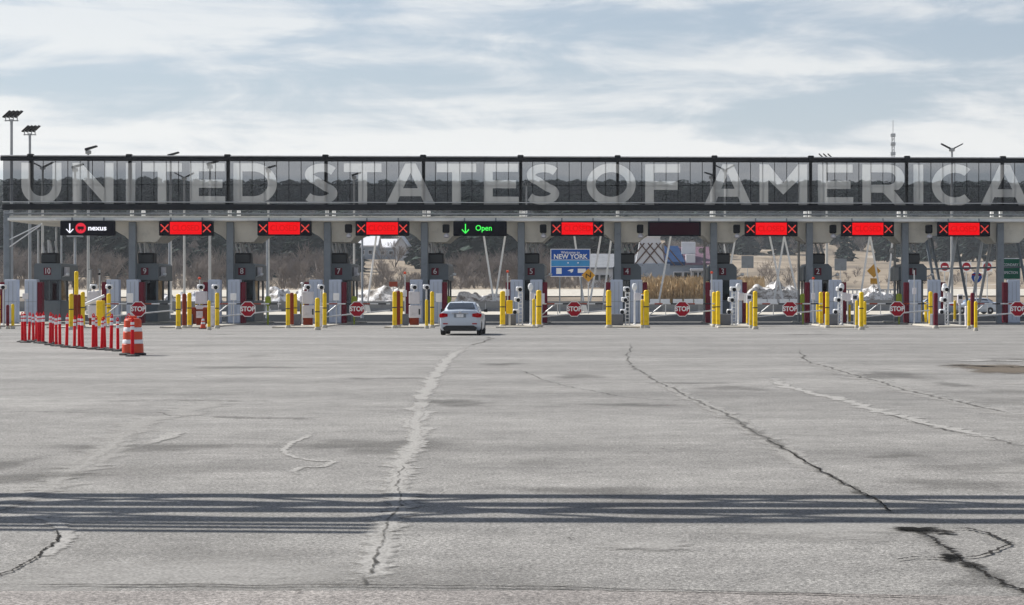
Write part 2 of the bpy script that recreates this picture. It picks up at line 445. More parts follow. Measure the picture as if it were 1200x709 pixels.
# pavement marks ----------------------------------------------------
LAY = [0]
def ribbon(name, pts, w, matname, jit=.25, z=.004, sub=16):
    """soft-edged ribbon on the ground through photograph points (its own place and width in metres)"""
    P = [gnd(*p) for p in pts]; C = []
    for i in range(len(P) - 1):
        a, c = P[i], P[i + 1]
        p0 = P[i - 1] if i else a * 2 - c; p3 = P[i + 2] if i + 2 < len(P) else c * 2 - a
        for k in range(sub):
            t = k / sub
            C.append(.5 * ((2 * a) + (c - p0) * t + (2 * p0 - 5 * a + 4 * c - p3) * t * t + (3 * a - p0 - 3 * c + p3) * t ** 3))
    C.append(P[-1]); n_ = len(C); b = MB(); ed = []
    rnd = random.Random(name + matname + str(pts[0]))
    for i, c in enumerate(C):
        d = (C[min(i + 1, n_ - 1)] - C[max(i - 1, 0)]); d.z = 0; d.normalize(); s = Vector((-d.y, d.x, 0))
        q = i / (n_ - 1); end = smooth(min(q, 1 - q) * 8)
        ww = (w if not isinstance(w, (list, tuple)) else w[0] + (w[1] - w[0]) * q) * (1 + rnd.uniform(-jit, jit))
        jag = .5 * ww + .015 if 'crack_' in matname else .25 * ww
        off = s * (rnd.uniform(-jit, jit) * ww * .5 + jag * (noise.noise((c.x * 3.1, c.y * 1.3, 4.4)) + .6 * noise.noise((c.x * 9, c.y * 4, 1.1))))
        for k, e in ((-1, 0), (-.45, .8), (0, 1), (.45, .8), (1, 0)):
            p = c + off + s * (k * ww * .5); b.v.append((p.x, p.y, z)); ed.append(e * end)
    for i in range(n_ - 1):
        for k in range(4): b.f.append((i * 5 + k, i * 5 + k + 1, i * 5 + 6 + k, i * 5 + 5 + k))
    me = b.mesh(name, M_[matname], False)
    me.attributes.new('edge', 'FLOAT', 'POINT').data.foreach_set('value', ed)
    return mobj(name, me, plaza)
def blob(name, px, py, rx, ry, matname, z=.006, seed=0):
    """soft patch: centre in photograph, radii in metres"""
    c = gnd(px, py); b = MB(); ed = []; rnd = random.Random(seed + px)
    ph = [rnd.uniform(0, 6.28) for _ in range(6)]
    b.v.append((c.x, c.y, z)); ed.append(1); n_ = 40
    for ring, e in ((.5, .75), (1, 0)):
        for i in range(n_):
            a = 2 * math.pi * i / n_; r = ring * (1 + .22 * math.sin(2 * a + ph[0]) + .16 * math.sin(3 * a + ph[1]) + .12 * math.sin(5 * a + ph[2]) + .08 * math.sin(9 * a + ph[3]))
            b.v.append((c.x + rx * r * math.cos(a), c.y + ry * r * math.sin(a), z)); ed.append(e)
    for i in range(n_):
        j = (i + 1) % n_; b.f += [(0, 1 + i, 1 + j), (1 + i, 1 + n_ + i, 1 + n_ + j, 1 + j)]
    me = b.mesh(name, M_[matname], False)
    me.attributes.new('edge', 'FLOAT', 'POINT').data.foreach_set('value', ed)
    return mobj(name, me, plaza)
E = [(425, 692), (443, 645), (458, 610), (468, 585), (468, 560), (478, 535), (485, 515), (488, 490), (493, 470), (503, 450), (516, 432), (533, 415), (560, 399)]
ribbon('crack_seal', E[2:], (.34, .42), 'seal_light', .3)
ribbon('crack_seal', E[1:9], .20, 'seal_light', .3, z=.0052)
ribbon('crack_seal', E[:5], .30, 'seal_light', z=.0045)
ribbon('crack', E[:6], .05, 'crack_thin', .5, z=.009)
ribbon('crack', E[:2], .05, 'crack_thin', .6, z=.011)
ribbon('crack_seal', [(372, 503), (358, 512), (338, 522), (333, 530), (347, 536), (368, 540), (390, 541), (376, 547), (353, 548), (346, 553), (360, 561)], .11, 'seal_light', .3)
Lf = [(262, 462), (235, 478), (165, 497), (118, 530), (75, 560), (30, 582), (-30, 605)]
ribbon('crack_seal', Lf, (.9, .3), 'seal_pale')
ribbon('crack_seal', Lf[2:], .24, 'seal_pale', z=.0055)
ribbon('crack_seal', [(38, 602), (62, 612), (74, 625), (68, 640), (45, 655)], .16, 'seal_light')
ribbon('crack', [(62, 618), (66, 632), (52, 644), (40, 656), (18, 668), (-12, 682)], .032, 'crack_dark', .6, z=.009)
blob('pale_patch', 195, 513, .16, 1.2, 'seal_light')
Cc = [(742, 388), (738, 405), (737, 425), (762, 442), (800, 463), (850, 485), (890, 510), (930, 533), (975, 560), (1022, 584), (1060, 612)]
ribbon('crack_seal', Cc[3:9], .42, 'seal_pale')
ribbon('crack', Cc, .11, 'crack_thin', .5, z=.008)
ribbon('crack', Cc[5:8], .16, 'stain_dark', .6, z=.0095)
ribbon('crack', Cc[6:], .034, 'crack_dark', .7, z=.011)
ribbon('crack', [(596, 428), (640, 446), (700, 460), (760, 468), (815, 470)], .07, 'crack_thin', .5, z=.007)
D1 = [(935, 402), (942, 420), (975, 432), (1030, 448), (1080, 462), (1140, 475), (1230, 498)]
ribbon('crack', D1, .15, 'crack_thin', .5, z=.007)
ribbon('crack_seal', D1[1:], .7, 'seal_pale', .4, z=.0035)
ribbon('crack_seal', [(895, 440), (930, 455), (990, 470), (1040, 485), (1100, 500), (1210, 527)], .34, 'seal_light', .5, z=.005)
ribbon('crack', [(1010, 478), (1090, 500), (1150, 512), (1230, 530)], .08, 'crack_thin', .5, z=.009)
ribbon('crack', [(-20, 482), (90, 484), (220, 488), (372, 491)], .10, 'crack_thin', .4, z=.008)  # dark crack line with a light pole's long shadow painted in
ribbon('crack', [(240, 489), (310, 490), (375, 491)], .42, 'stain_dark', .5, z=.0095)  # same streak widened, pole shadow painted as a dark smudge
ribbon('crack', [(120, 471), (200, 469), (330, 471)], .30, 'stain_dark', .5, z=.0095)  # another long pole shadow painted as a dark strip
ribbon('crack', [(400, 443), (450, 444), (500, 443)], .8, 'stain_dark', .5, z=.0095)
ribbon('crack', [(560, 394), (575, 397), (545, 407)], .3, 'crack_thin', .5, z=.0095)
ribbon('seam', [(330, 531), (240, 531), (150, 532)], .03, 'seal_light', .4)
ribbon('seam', [(480, 531), (560, 532), (640, 530)], .02, 'seal_pale', .4)
ribbon('seam', [(-40, 685), (150, 687), (345, 687), (600, 689), (900, 696), (1260, 706)], .05, 'crack_thin', .5, z=.012)
ribbon('seam', [(-40, 687), (150, 688), (345, 688), (600, 690), (900, 697), (1260, 707)], .035, 'crack_dark', .4, z=.013)
blob('oil_stain', 1120, 567, .75, .62, 'stain_dark'); blob('oil_stain', 1045, 534, .35, .4, 'stain_dark', seed=2); blob('oil_stain', 352, 694, .05, .12, 'crack_thin', z=.015)
blob('oil_stain', 20, 560, .8, .7, 'stain_dark', seed=3); blob('oil_stain', 520, 470, .5, .9, 'stain_dark', seed=4); blob('oil_stain', 860, 455, .7, 1.2, 'stain_dark', seed=5)
blob('oil_stain', 700, 575, .9, .4, 'stain_dark', seed=6); blob('oil_stain', 760, 640, .5, .3, 'seal_pale', seed=7); blob('oil_stain', 1040, 440, .9, 2.2, 'stain_dark', seed=9)
rj = random.Random(21)
for i in range(30):
    blob('weathered_patch', rj.uniform(-40, 1240), 392 + 300 * rj.random() ** 2.2, rj.uniform(.25, 1.5), rj.uniform(.3, 1.6), rj.choice(('stain_dark', 'tyre', 'seal_pale')), z=.0012 + i * .00003, seed=i)
for i in range(26):
    x0, y0 = rj.uniform(0, 1200), 395 + 260 * rj.random() ** 1.8; dx = rj.uniform(20, 90)
    ribbon('hairline_crack', [(x0, y0), (x0 + dx * .5, y0 + rj.uniform(-2, 3)), (x0 + dx, y0 + rj.uniform(-3, 5))], rj.uniform(.03, .08), 'crack_thin', .5, z=.0068)
for n_ in range(1, 11):
    q = at(0, 347, 100).x; X_ = -5.16 + 5.6 * (5 - n_); pxn = 725 + X_ * F / 103.0
    blob('island_apron', pxn, 385.0, 1.15, 1.6, 'seal_light', z=.0035, seed=n_)
# broken pavement at the right
Pt = [(1040, 616), (1075, 622), (1092, 632), (1112, 646), (1138, 664), (1175, 684), (1225, 706)]
ribbon('crack', Pt, .16, 'stain_dark', .4, z=.010)
ribbon('crack', Pt[1:], .045, 'crack_dark', .8, z=.0115)
ribbon('crack', [(1100, 623), (1135, 621), (1172, 634), (1182, 640), (1150, 652), (1125, 656)], .05, 'crack_dark', .5, z=.0125)
ribbon('crack', [(1045, 658), (1080, 655), (1105, 656)], .05, 'crack_dark', .7, z=.0125)
blob('pothole', 1076, 622, .21, .22, 'pit_black', z=.014); blob('pothole', 1113, 655, .12, .19, 'pit_black', z=.014, seed=3)
blob('pothole', 1105, 625, .12, .16, 'crack_dark', z=.0145, seed=5); blob('pothole', 1140, 664, .10, .18, 'crack_dark', z=.0145, seed=8); blob('oil_stain', 1150, 680, .3, .4, 'stain_dark', z=.0075, seed=11)
# dug-out gravel patch
blob('rubble_patch', 1200, 433, 1.7, 4.2, 'rubble', z=.007, seed=4)
blob('rubble_patch', 1195, 422, 1.3, 2.4, 'stain_dark', z=.008, seed=6)
ribbon('crack', [(1122, 427.5), (1160, 430), (1230, 431)], .75, 'crack_dark', .4, z=.009)
ribbon('crack_seal', [(1128, 424), (1165, 422.5), (1230, 425)], .9, 'seal_light', .4, z=.0095)

# ------------------------------------------------------------------ glass screen over the lanes
YS = 118.5
def XS(k): return -5.66 + 5.6 * k           # main posts, k = -4.. from the left
def zs(py): return CZ + (HY - py) * YS / F
x_left, x_right = at(3, 200, YS).x, XS(6)
scr = thing('glass_screen', (0, YS, 0), 'long tinted glass screen with frosted white lettering above the canopy', 'glass screen')
zt, zb = zs(187.5), zs(243.5)
top = sm(); top.tube((x_left - .1, 0, zt), (x_right, 0, zt), .13, n=14); top.build('top_rail', M_['rail_dark'], scr)
t2 = MB(); t2.bbox(x_left - .1, x_right, -.14, .14, zt + .13, zt + .20, .02); t2.build('rail_cap', M_['galvanised'], scr)
bt = MB(); bt.bbox(x_left + .0, x_right, -.17, .17, zb - .17, zb + .17, .04); bt.build('bottom_rail', M_['rail_dark'], scr)
lr = MB(); lr.bbox(x_left, x_right, -.10, -.04, zb + .26, zb + .31, .01); lr.build('sill_rail', M_['galvanised'], scr)
pr = sm(); pr.tube((x_left, .3, zs(251)), (x_right, .3, zs(251)), .05, n=10); pr.build('lower_pipe', M_['steel_grey'], scr)
zg0, zg1, zj = zb + .32, zt - .12, zs(217.5)
for k in range(-5, 7):
    x = XS(k)
    if x - .1 < x_left: continue
    p = MB(); p.bbox(x - .09, x + .09, .05, .30, zb - .1, zt + .02, .015); p.build('mullion', M_['rail_dark'], scr)
    q = MB(); q.bbox(x - .17, x + .17, -.17, .17, zt + .02, zt + .27, .03); q.build('clamp', M_['rail_dark'], scr)
pw = 5.6 / 8
hb = MB(); hb.box(x_left, x_right, .012, .030, zj - .012, zj + .012); hb.build('joint_bar', M_['rail_dark'], scr)
for k in range(-5, 6):
    for i in range(8):
        a, c = XS(k) + i * pw + .022, XS(k) + (i + 1) * pw - .022
        if c < x_left + .1: continue
        a = max(a, x_left + .03)
        tilt = random.uniform(-.0015, .0015)
        for z0, z1 in ((zg0, zj - .02), (zj + .02, zg1)):
            g = MB(); g.add([(a, tilt, z0), (c, -tilt, z0), (c, -tilt * .5, z1), (a, tilt * .5, z1)], [(0, 1, 2, 3)])
            g.build('pane', M_['screen_glass'], scr, False)
    
    for i in range(1, 8):
        x = XS(k) + i * pw
        if x > x_left: 
            MB().box(x - .018, x + .018, .008, .035, zg0, zg1).build('glazing_bar', M_['rail_dark'], scr)

# letters: own outlines, each in a box 0..w by 0..1 (scaled to 2.36 m)
def arc(cx, cy, rx, ry, a0, a1, n=22): return [(cx + rx * math.cos(R(a0 + (a1 - a0) * i / n)), cy + ry * math.sin(R(a0 + (a1 - a0) * i / n))) for i in range(n + 1)]
T = .215                                    # stem width against cap height
def glyph(ch, w):
    if ch == 'I': return [[(0, 0), (w, 0), (w, 1), (0, 1)]]
    if ch == 'T': c = w / 2; return [[(c - T / 2, 0), (c + T / 2, 0), (c + T / 2, .79), (w, .79), (w, 1), (0, 1), (0, .79), (c - T / 2, .79)]]
    if ch == 'E': return [[(0, 0), (w, 0), (w, .20), (T, .20), (T, .40), (w * .92, .40), (w * .92, .60), (T, .60), (T, .80), (w * .98, .80), (w * .98, 1), (0, 1)]]
    if ch == 'F': return [[(0, 0), (T, 0), (T, .37), (w * .93, .37), (w * .93, .58), (T, .58), (T, .79), (w, .79), (w, 1), (0, 1)]]
    if ch == 'N': return [[(0, 0), (T, 0), (T, .63), (w - T * .95, 0), (w, 0), (w, 1), (w - T, 1), (w - T, .39), (T * .93, 1), (0, 1)]]
    if ch == 'M': return [[(0, 0), (T, 0), (T, .62), (w / 2, .26), (w - T, .62), (w - T, 0), (w, 0), (w, 1), (w - T * 1.02, 1), (w / 2, .55), (T * 1.02, 1), (0, 1)]]
    if ch == 'A':
        c = w / 2; return [[(0, 0), (.255, 0), (.255 + .085, .205), (w - .34, .205), (w - .255, 0), (w, 0), (c + .125, 1), (c - .125, 1)], [(.255 + .165, .40), (c, .77), (w - .42, .40)]]
    if ch == 'U':
        r = w / 2; o = arc(r, .46, r, .475, 180, 360); i_ = arc(r, .46, r - T, .475 - .21, 360, 180)
        return [[(0, 1)] + o + [(w, 1), (w - T, 1)] + i_ + [(T, 1)]]
    if ch == 'O': return [arc(w / 2, .5, w / 2, .515, 0, 354, 59), arc(w / 2, .5, w / 2 - T, .515 - .215, 0, 354, 59)]
    if ch == 'C':
        o = arc(w * .54, .5, w * .54, .515, 48, 312, 40); i_ = arc(w * .54, .5, w * .54 - T, .515 - .215, 312, 48, 40); return [o + i_]
    if ch == 'D':
        r = w * .55; o = arc(w - r, .5, r, .5, -90, 90); i_ = arc(w - r, .5, r - T, .5 - .20, 90, -90)
        return [[(0, 0)] + o + [(0, 1)], [(T, .80)] + i_ + [(T, .20)]]
    if ch == 'R':
        x0 = w * .60; r = .345; o = arc(x0, 1 - r, w * .36, r, -52, 90, 22); i_ = arc(x0, 1 - r, w * .36 - T, r - .195, 90, -90, 18)
        return [[(0, 0), (T, 0), (T, .31), (w * .47, .31), (w - .27, 0), (w, 0), (w * .72, .37)] + o + [(0, 1)], [(T, .805)] + i_ + [(T, .505)]]
    if ch == 'S':
        cl = arc(.53 * w, .728, .36 * w, .165, 28, 240, 22) + arc(.47 * w, .272, .375 * w, .165, 62, -152, 24)
        cl = [(x, y) for x, y in cl]; L_, R_ = [], []
        h = .100
        for i, (x, y) in enumerate(cl):
            x0, y0 = cl[max(i - 2, 0)]; x1, y1 = cl[min(i + 2, len(cl) - 1)]; d = math.hypot(x1 - x0, y1 - y0); nx_, ny_ = -(y1 - y0) / d, (x1 - x0) / d
            L_.append((x + nx_ * h, y + ny_ * h)); R_.append((x - nx_ * h, y - ny_ * h))
        return [L_ + R_[::-1]]
WORD = [('U', 25, 72), ('N', 85, 133), ('I', 147.5, 158.5), ('T', 167, 213), ('E', 222.5, 264), ('D', 273.5, 324.5), ('S', 355, 397), ('T', 403, 447), ('A', 452, 510), ('T', 512, 558), ('E', 567, 608), ('S', 615, 657), ('O', 687.5, 745), ('F', 756, 797), ('A', 825, 881), ('M', 890, 946), ('E', 969.5, 1001), ('R', 1010.5, 1062), ('I', 1070.5, 1082), ('C', 1092, 1142), ('A', 1149, 1206)]
WORD[16] = ('E', 958.5, 1000)
LH = 2.38
FILM = [[(x_left + .03, zg0), (x_right, zg0), (x_right, zg1), (x_left + .03, zg1)]]
for ch, a, c in WORD:
    xa, xc = at(a, 215, YS).x, at(c, 215, YS).x
    sc = LH; w = (xc - xa) / sc
    loops = [[(x * sc, y * sc) for x, y in lp] for lp in glyph(ch, w)]
    o = outline_mesh('letter', loops, M_['frit'], 0, scr)
    o.location = (xa, -.006, zs(240.3)); o['label'] = 'frosted white letter ' + ch
    FILM += [[(x + xa, y + zs(240.3)) for x, y in lp] for lp in loops]
f_ = outline_mesh('tint_film', FILM, M_['tint_film'], 0, scr); f_.location = (0, .004, 0); f_['label'] = 'dark grey tint film with letter-shaped openings'

# ------------------------------------------------------------------ canopy
can = thing('lane_canopy', (0, YS, 0), 'pale flat canopy on grey steel columns over the booths', 'canopy')
cx0 = at(9, 260, YS).x
zc = zs(258)
MB().bbox(cx0, x_right, .25, 10.2, zc - .10, zc + .22, .04).build('roof_slab', M_['soffit'], can)
MB().bbox(cx0 - .05, x_right, .12, .25, zc - .06, zc + .10, .015).build('edge_trim', M_['canopy_white'], can)
for k in range(-5, 7):
    x = XS(k)
    if k >= -4:
        MB().bbox(x - .20, x + .20, .65, 1.1, 0, zc - .10, .03).build('column', M_['steel_grey'], can)
        for yy, wd in ((.55, .09), (3.4, .10)):
            p = MB(); p.bbox(x - wd, x + wd, yy, yy + .2, zc + .22, zb + .1 if yy < 1 else zb - .05, .02); p.build('stub_post', M_['white_paint'], can)
        xi = x + .5 + .0
        prof = [(2.35, zc - .10), (2.05, zc - .34), (1.55, zc - .62), (1.05, zc - .92), (.72, zc - 1.25)]
        rings = []
        for i, (w, z) in enumerate(prof):
            y0 = .9 + i * .12; y1 = 6.5 - i * .5
            rings.append([(xi - w, y0, z), (xi + w, y0, z), (xi + w, y1, z), (xi - w, y1, z)])
        MB().loft(rings).build('funnel_soffit', M_['soffit'], can)
for n_ in range(1, 8):
    xx = -5.16 + 5.6 * (5 - n_) + 2.78 - 1.95
    d_ = MB().bbox(xx - .22, xx + .16, -.1, .35, zc - .75, zc - .25, .05).build('lane_detector', M_['black_box'], can)
    h_ = sm(); h_.lathe((xx, .1, zc - .95), [(.05, -.1), (.16, -.04), (.17, .06), (.06, .2)], 10); h_.build('dome', M_['light_box'], d_)
# left end: pole and stays
e = at(6, 300, YS).x
MB().bbox(e - .22, e + .12, .4, .75, 0, zb - .2, .03).build('column', M_['steel_grey'], can)
s_ = sm(); s_.tube((at(50, 263, YS).x, -.1, zs(263)), (at(6, 282, YS).x, .5, zs(282)), .035, n=6); s_.build('stay_rod', M_['white_paint'], can)
s_ = sm(); s_.tube((at(48, 265, YS).x, -.1, zs(265)), (at(6, 291, YS).x, .5, zs(291)), .035, n=6); s_.build('stay_rod', M_['white_paint'], can)

# ------------------------------------------------------------------ lane signs
def xmark(b, cx, cz, h, y):
    for s in (-1, 1): b.tube((cx - h, y, cz - s * h), (cx + h, y, cz + s * h), .035, n=4)
LANES = {n_: -5.16 + 5.6 * (5 - n_) + 2.78 for n_ in range(1, 11)}
for n_, X in LANES.items():
    state = 'nexus' if n_ == 10 else 'open' if n_ == 6 else 'dark' if n_ == 4 else 'closed'
    lab = {'nexus': 'dark lane sign with white arrow and the word nexus', 'open': 'dark lane sign with a green arrow and the word Open',
           'dark': 'switched-off dark maroon lane sign right of booth four', 'closed': 'glowing red lane sign with two crosses right of booth ' + NW[n_]}[state]
    s = thing('lane_sign', (X, YS - .15, zs(268.3)), lab, 'lane sign', 'lane signs along the canopy edge')
    MB().bbox(-1.53, 1.53, -.16, .22, -.42, .42, .03).build('housing', M_['led_black'], s)
    for dx in (-.9, .9): MB().box(dx - .04, dx + .04, .0, .12, .42, .62).build('bracket', M_['steel_grey'], s)
    if state == 'closed':
        p = MB().bbox(-.90, .90, -.175, -.165, -.34, .36, .003).build('display', M_['led_red'], s)
        text('lettering', 'CLOSED', .46, (0, -.19, 0), M_['led_dark_red'], p, .92, .012)
        for sx in (-1, 1):
            b = MB(); xmark(b, sx * 1.20, .0, .22, -.175); b.build('cross', M_['led_x'], s)
    elif state == 'dark':
        MB().bbox(-1.42, 1.42, -.172, -.165, -.34, .34, .003).build('display', M_['led_dim'], s)
    elif state == 'open':
        b = MB(); b.box(-.86, -.80, -.175, -.165, -.26, .27).tube((-.83, -.17, -.27), (-1.03, -.17, -.05), .033, n=4).tube((-.83, -.17, -.27), (-.63, -.17, -.05), .033, n=4)
        b.build('arrow', M_['led_green'], s)
        text('lettering', 'Open', .44, (.22, -.18, .02), M_['led_green'], s, .95, .004)
    else:
        b = MB(); b.box(-1.01, -.95, -.175, -.165, -.26, .27).tube((-.98, -.17, -.27), (-1.18, -.17, -.05), .03, n=4).tube((-.98, -.17, -.27), (-.78, -.17, -.05), .03, n=4)
        b.build('arrow', M_['led_white'], s)
        d = sm().lathe((-.36, -.17, 0), [(.30, -.008), (.30, .008)], 28, 'y').build('disc', M_['led_crimson'], s)
        c = MB(); c.bbox(-.54, -.18, -.186, -.181, -.06, .10, .002).box(-.48, -.40, -.186, -.181, -.13, -.07).box(-.32, -.24, -.186, -.181, -.13, -.07); c.build('emblem', M_['led_dim'], d)
        text('lettering', 'nexus', .40, (.58, -.18, .0), M_['led_white'], s, 1.12, .01)

# ------------------------------------------------------------------ booths
def XI(n_): return -5.16 + 5.6 * (5 - n_)
for n_ in range(1, 11):
    x = XI(n_)
    bo = thing('inspection_booth', (x + .05, 120.3, 0), 'grey inspection booth number ' + NW[n_] + ' under the canopy', 'booth', 'inspection booths')
    MB().bbox(-.66, .66, 0, 3.2, .12, 1.35, .03).build('base_wall', M_['booth_grey'], bo)
    for sx in (-1, 1):
        for y in (0, 1.55, 3.06): MB().box(sx * .62 - .05, sx * .62 + .05, y, y + .12, 1.35, 2.55).build('corner_post', M_['booth_grey'], bo)
        g = MB().box(sx * .62 - .006, sx * .62 + .006, .12, 1.55, 1.37, 2.53).build('side_window', M_['window_glass'], bo)
    MB().box(-.57, .57, .05, .065, 1.37, 2.53).build('front_window', M_['window_glass'], bo)
    MB().box(-.025, .025, .02, .05, 1.37, 2.53).build('window_bar', M_['booth_grey'], bo)
    MB().bbox(-.45, .45, 1.2, 1.6, 1.2, 1.75, .03).build('counter', M_['light_box'], bo)
    MB().bbox(-.22, .16, 1.25, 1.33, 1.72, 2.08, .02).build('monitor', M_['black_box'], bo)
    ch = .10 if n_ > 4 else .22
    hw = .77 if n_ > 4 else .83
    o = [(-hw, 2.55), (hw, 2.55), (hw, 3.5 - ch), (hw - ch, 3.5), (-hw + ch, 3.5), (-hw, 3.5 - ch)]
    hd = MB().prism(o, -.35, 3.4).build('head_band', M_['booth_grey'], bo)
    MB().box(-hw - .03, hw + .03, -.38, 3.43, 2.50, 2.549).build('drip_edge', M_['booth_dark'], bo)
    pl = MB().bbox(.0 - .21, .0 + .21, -.375, -.352, 2.83, 3.25, .01).build('number_plate', M_['maroon'], bo)
    text('number', str(n_), .46, (0, -.385, 3.04), M_['sign_white'], pl, .95 if n_ < 10 else .78, .0)
    rb = MB().bbox(-.45, .45, -.1, .7, 3.5, 4.12, .04).build('roof_unit', M_['black_box'], bo)
    MB().bbox(-.40, .40, -.13, -.1, 3.56, 4.02, .01).build('screen', M_['booth_dark'], rb)
    for a, c, r in (((-.35, .3, 4.1), (-.5, .4, 4.75), .06), ((.1, .2, 4.1), (-.1, .5, 4.8), .07), ((.38, .3, 4.1), (.2, .6, 4.8), .07), ((-.2, .9, 3.5), (-.3, 1.0, 4.9), .09)):
        s_ = sm(); s_.tube(a, c, r, n=8); s_.build('strut', M_['galvanised'], bo)
    sd = .86 if n_ > 6 else -.0
    if n_ > 6:
        MB().bbox(hw + .02, hw + .26, .2, .6, 2.75, 3.3, .03).build('air_unit', M_['light_box'], bo)
    a = sm(); a.tube((hw, .0, 2.72), (hw + .30, -.12, 2.86), .03, n=6); a.lathe((hw + .34, -.15, 2.88), [(.02, -.10), (.10, -.06), (.11, .04), (.03, .08)], 10); a.build('flood_lamp', M_['white_paint'], bo)

# ------------------------------------------------------------------ islands and their furniture
YG, YP = 105.5, 114.8
def isl_word(n_): return 'in front of booth ' + NW[n_]
def bollard(px, ytop, ybase, kind, label, w=.22, grp='guard bollards on the islands'):
    Y = CZ * F / (ybase - HY)
    p = at(px, 360, Y); h = CZ + (HY - ytop) * Y / F
    name = {'yellow': 'bollard', 'rust_red': 'rust_bollard', 'maroon': 'maroon_bollard'}[kind]
    t = thing(name, (p.x, Y, .0), label, 'bollard', grp)
    r = w / 2; s_ = sm()
    s_.lathe((0, 0, 0), [(r * 1.0, 0), (r, h - .07), (r * .88, h - .03), (r * .5, h)], 14); s_.build('post', M_[kind], t)
    s_ = sm(); s_.lathe((0, 0, 0), [(r * 1.45, 0), (r * 1.45, .07), (r * 1.01, .15)], 14); s_.build('foot', M_['kerb'], t)
    if kind == 'yellow' and h > 1.5:
        s_ = sm(); s_.lathe((0, 0, 0), [(r * 1.04, h * .55), (r * 1.04, h * .55 + .05)], 14); s_.build('strap', M_['rubber'], t)
    return t
SETS = {
 10: [(-2, 345, 385, 'yellow'), (9, 357, 385, 'maroon'), (15, 356, 385, 'yellow')],
 9: [(83.5, 344, 386, 'yellow'), (88, 345, 385, 'rust_red'), (92.5, 345, 384, 'rust_red'), (97, 342, 384, 'yellow'), (89.5, 318, 382, 'yellow'), (127.5, 344, 382, 'yellow'), (154.5, 348, 379, 'yellow')],
 8: [(209, 344.5, 385.5, 'yellow'), (216, 344, 384.5, 'rust_red'), (222, 343, 384, 'yellow'), (230, 354, 378, 'yellow'), (236, 354, 378, 'yellow'), (245, 352, 386.5, 'yellow'), (254.5, 343, 384.5, 'yellow')],
 7: [(337.5, 344, 384.5, 'yellow'), (342, 343, 383.5, 'rust_red'), (346, 344, 382.5, 'yellow'), (353, 356, 378, 'yellow'), (357, 354, 377, 'yellow'), (372, 349, 386.5, 'yellow'), (380.5, 343, 384, 'yellow'), (401, 354, 379, 'yellow')],
 6: [(462.5, 341.5, 384.5, 'yellow'), (466.5, 341, 384, 'rust_red'), (470, 342, 383, 'yellow'), (476, 353, 378, 'yellow'), (482, 351, 377, 'yellow'), (500, 351, 385, 'yellow'), (506.5, 341.5, 384, 'yellow')],
 5: [(589, 341, 383.5, 'yellow'), (625.5, 350, 384, 'yellow'), (631.5, 340, 383.5, 'yellow')],
 4: [(713.5, 340, 384, 'yellow'), (752.5, 351, 384.5, 'yellow'), (757.5, 340, 384.5, 'yellow')],
 3: [(834, 352, 379, 'yellow'), (837, 342, 383, 'yellow'), (841.5, 341, 383.5, 'yellow'), (871, 352, 378, 'yellow'), (876, 354, 382, 'yellow'), (880, 353, 384.5, 'yellow'), (885, 341, 386, 'yellow')],
 2: [(952, 356, 380, 'yellow'), (958, 356, 381, 'yellow'), (962, 342, 382.5, 'yellow'), (965.5, 342, 382, 'rust_red'), (969.5, 342, 384.5, 'yellow'), (989, 352, 378, 'yellow'), (995.5, 357, 380, 'yellow'), (1004, 352, 384.5, 'yellow'), (1009.5, 342, 386.5, 'yellow'), (1013.5, 353, 384, 'yellow')],
 1: [(1072, 353, 378, 'yellow'), (1079, 354, 380, 'yellow'), (1085, 354, 381, 'yellow'), (1090.5, 341.5, 382.5, 'yellow'), (1096.5, 343, 385, 'maroon'), (1119, 352, 377, 'yellow'), (1135.5, 352, 385.5, 'yellow'), (1139.5, 343, 384.5, 'maroon'), (1143.5, 353, 388, 'yellow')],
}
ORD = ['first', 'second', 'third', 'fourth', 'fifth', 'sixth', 'seventh', 'eighth', 'ninth', 'tenth']
CN = {'yellow': 'yellow', 'rust_red': 'rust-brown', 'maroon': 'dark red'}
for n_, L_ in SETS.items():
    L_ = sorted(L_)
    for i, (px, yt, yb, kd) in enumerate(L_):
        same = [q for q in L_ if q[3] == kd]; j = same.index((px, yt, yb, kd))
        hw_ = 'tall' if yb - yt > 36 else 'short'
        if len(same) == 1: lab = '%s %s bollard %s' % (hw_, CN[kd], isl_word(n_))
        else: lab = '%s %s bollard, %s %s one from the left %s' % (hw_, CN[kd], ORD[j], CN[kd], isl_word(n_))
        wd = .27 if (n_ in (4, 5) and yb - yt > 40) or (n_ == 8 and px == 245) else random.choice((.20, .21, .22))
        bollard(px, yt, yb, kd, lab, wd if hw_ == 'tall' else .15)

def pylon(x, side, n_):
    t = thing('portal_pylon', (x, YP, .0), 'blue-grey detector pylon with maroon edge, %s of booth %s' % ('front left' if side < 0 else 'front right', NW[n_]), 'pylon', 'detector pylons')
    MB().bbox(-.34, .34, 0, .55, .1, 2.52, .03).build('cabinet', M_['pylon_blue'], t)
    MB().bbox(-.38, .38, -.04, .6, 0, .1, .02).build('base_plate', M_['steel_grey'], t)
    MB().bbox(side * .48 - .13, side * .48 + .13, .02, .5, .1, 2.38, .02).build('detector_panel', M_['maroon'], t)
    for dx in (-.11, .12): MB().box(dx - .008, dx + .008, -.012, 0, .25, 2.4).build('rib', M_['steel_grey'], t)
    MB().box(-.34, .34, -.008, 0, 1.28, 1.30).build('seam', M_['steel_grey'], t)
    return t
def camera_head(b, p, tx=1, s=1.0):
    x, y, z = p
    b.loft([[(x - .16 * s, y - dx, z + dz) for dx, dz in ((.0, -.13), (.26, -.13), (.26, .11), (.0, .16))], [(x + .18 * s, y - dx, z + dz - .03) for dx, dz in ((.0, -.13), (.26, -.13), (.26, .11), (.0, .14))]])
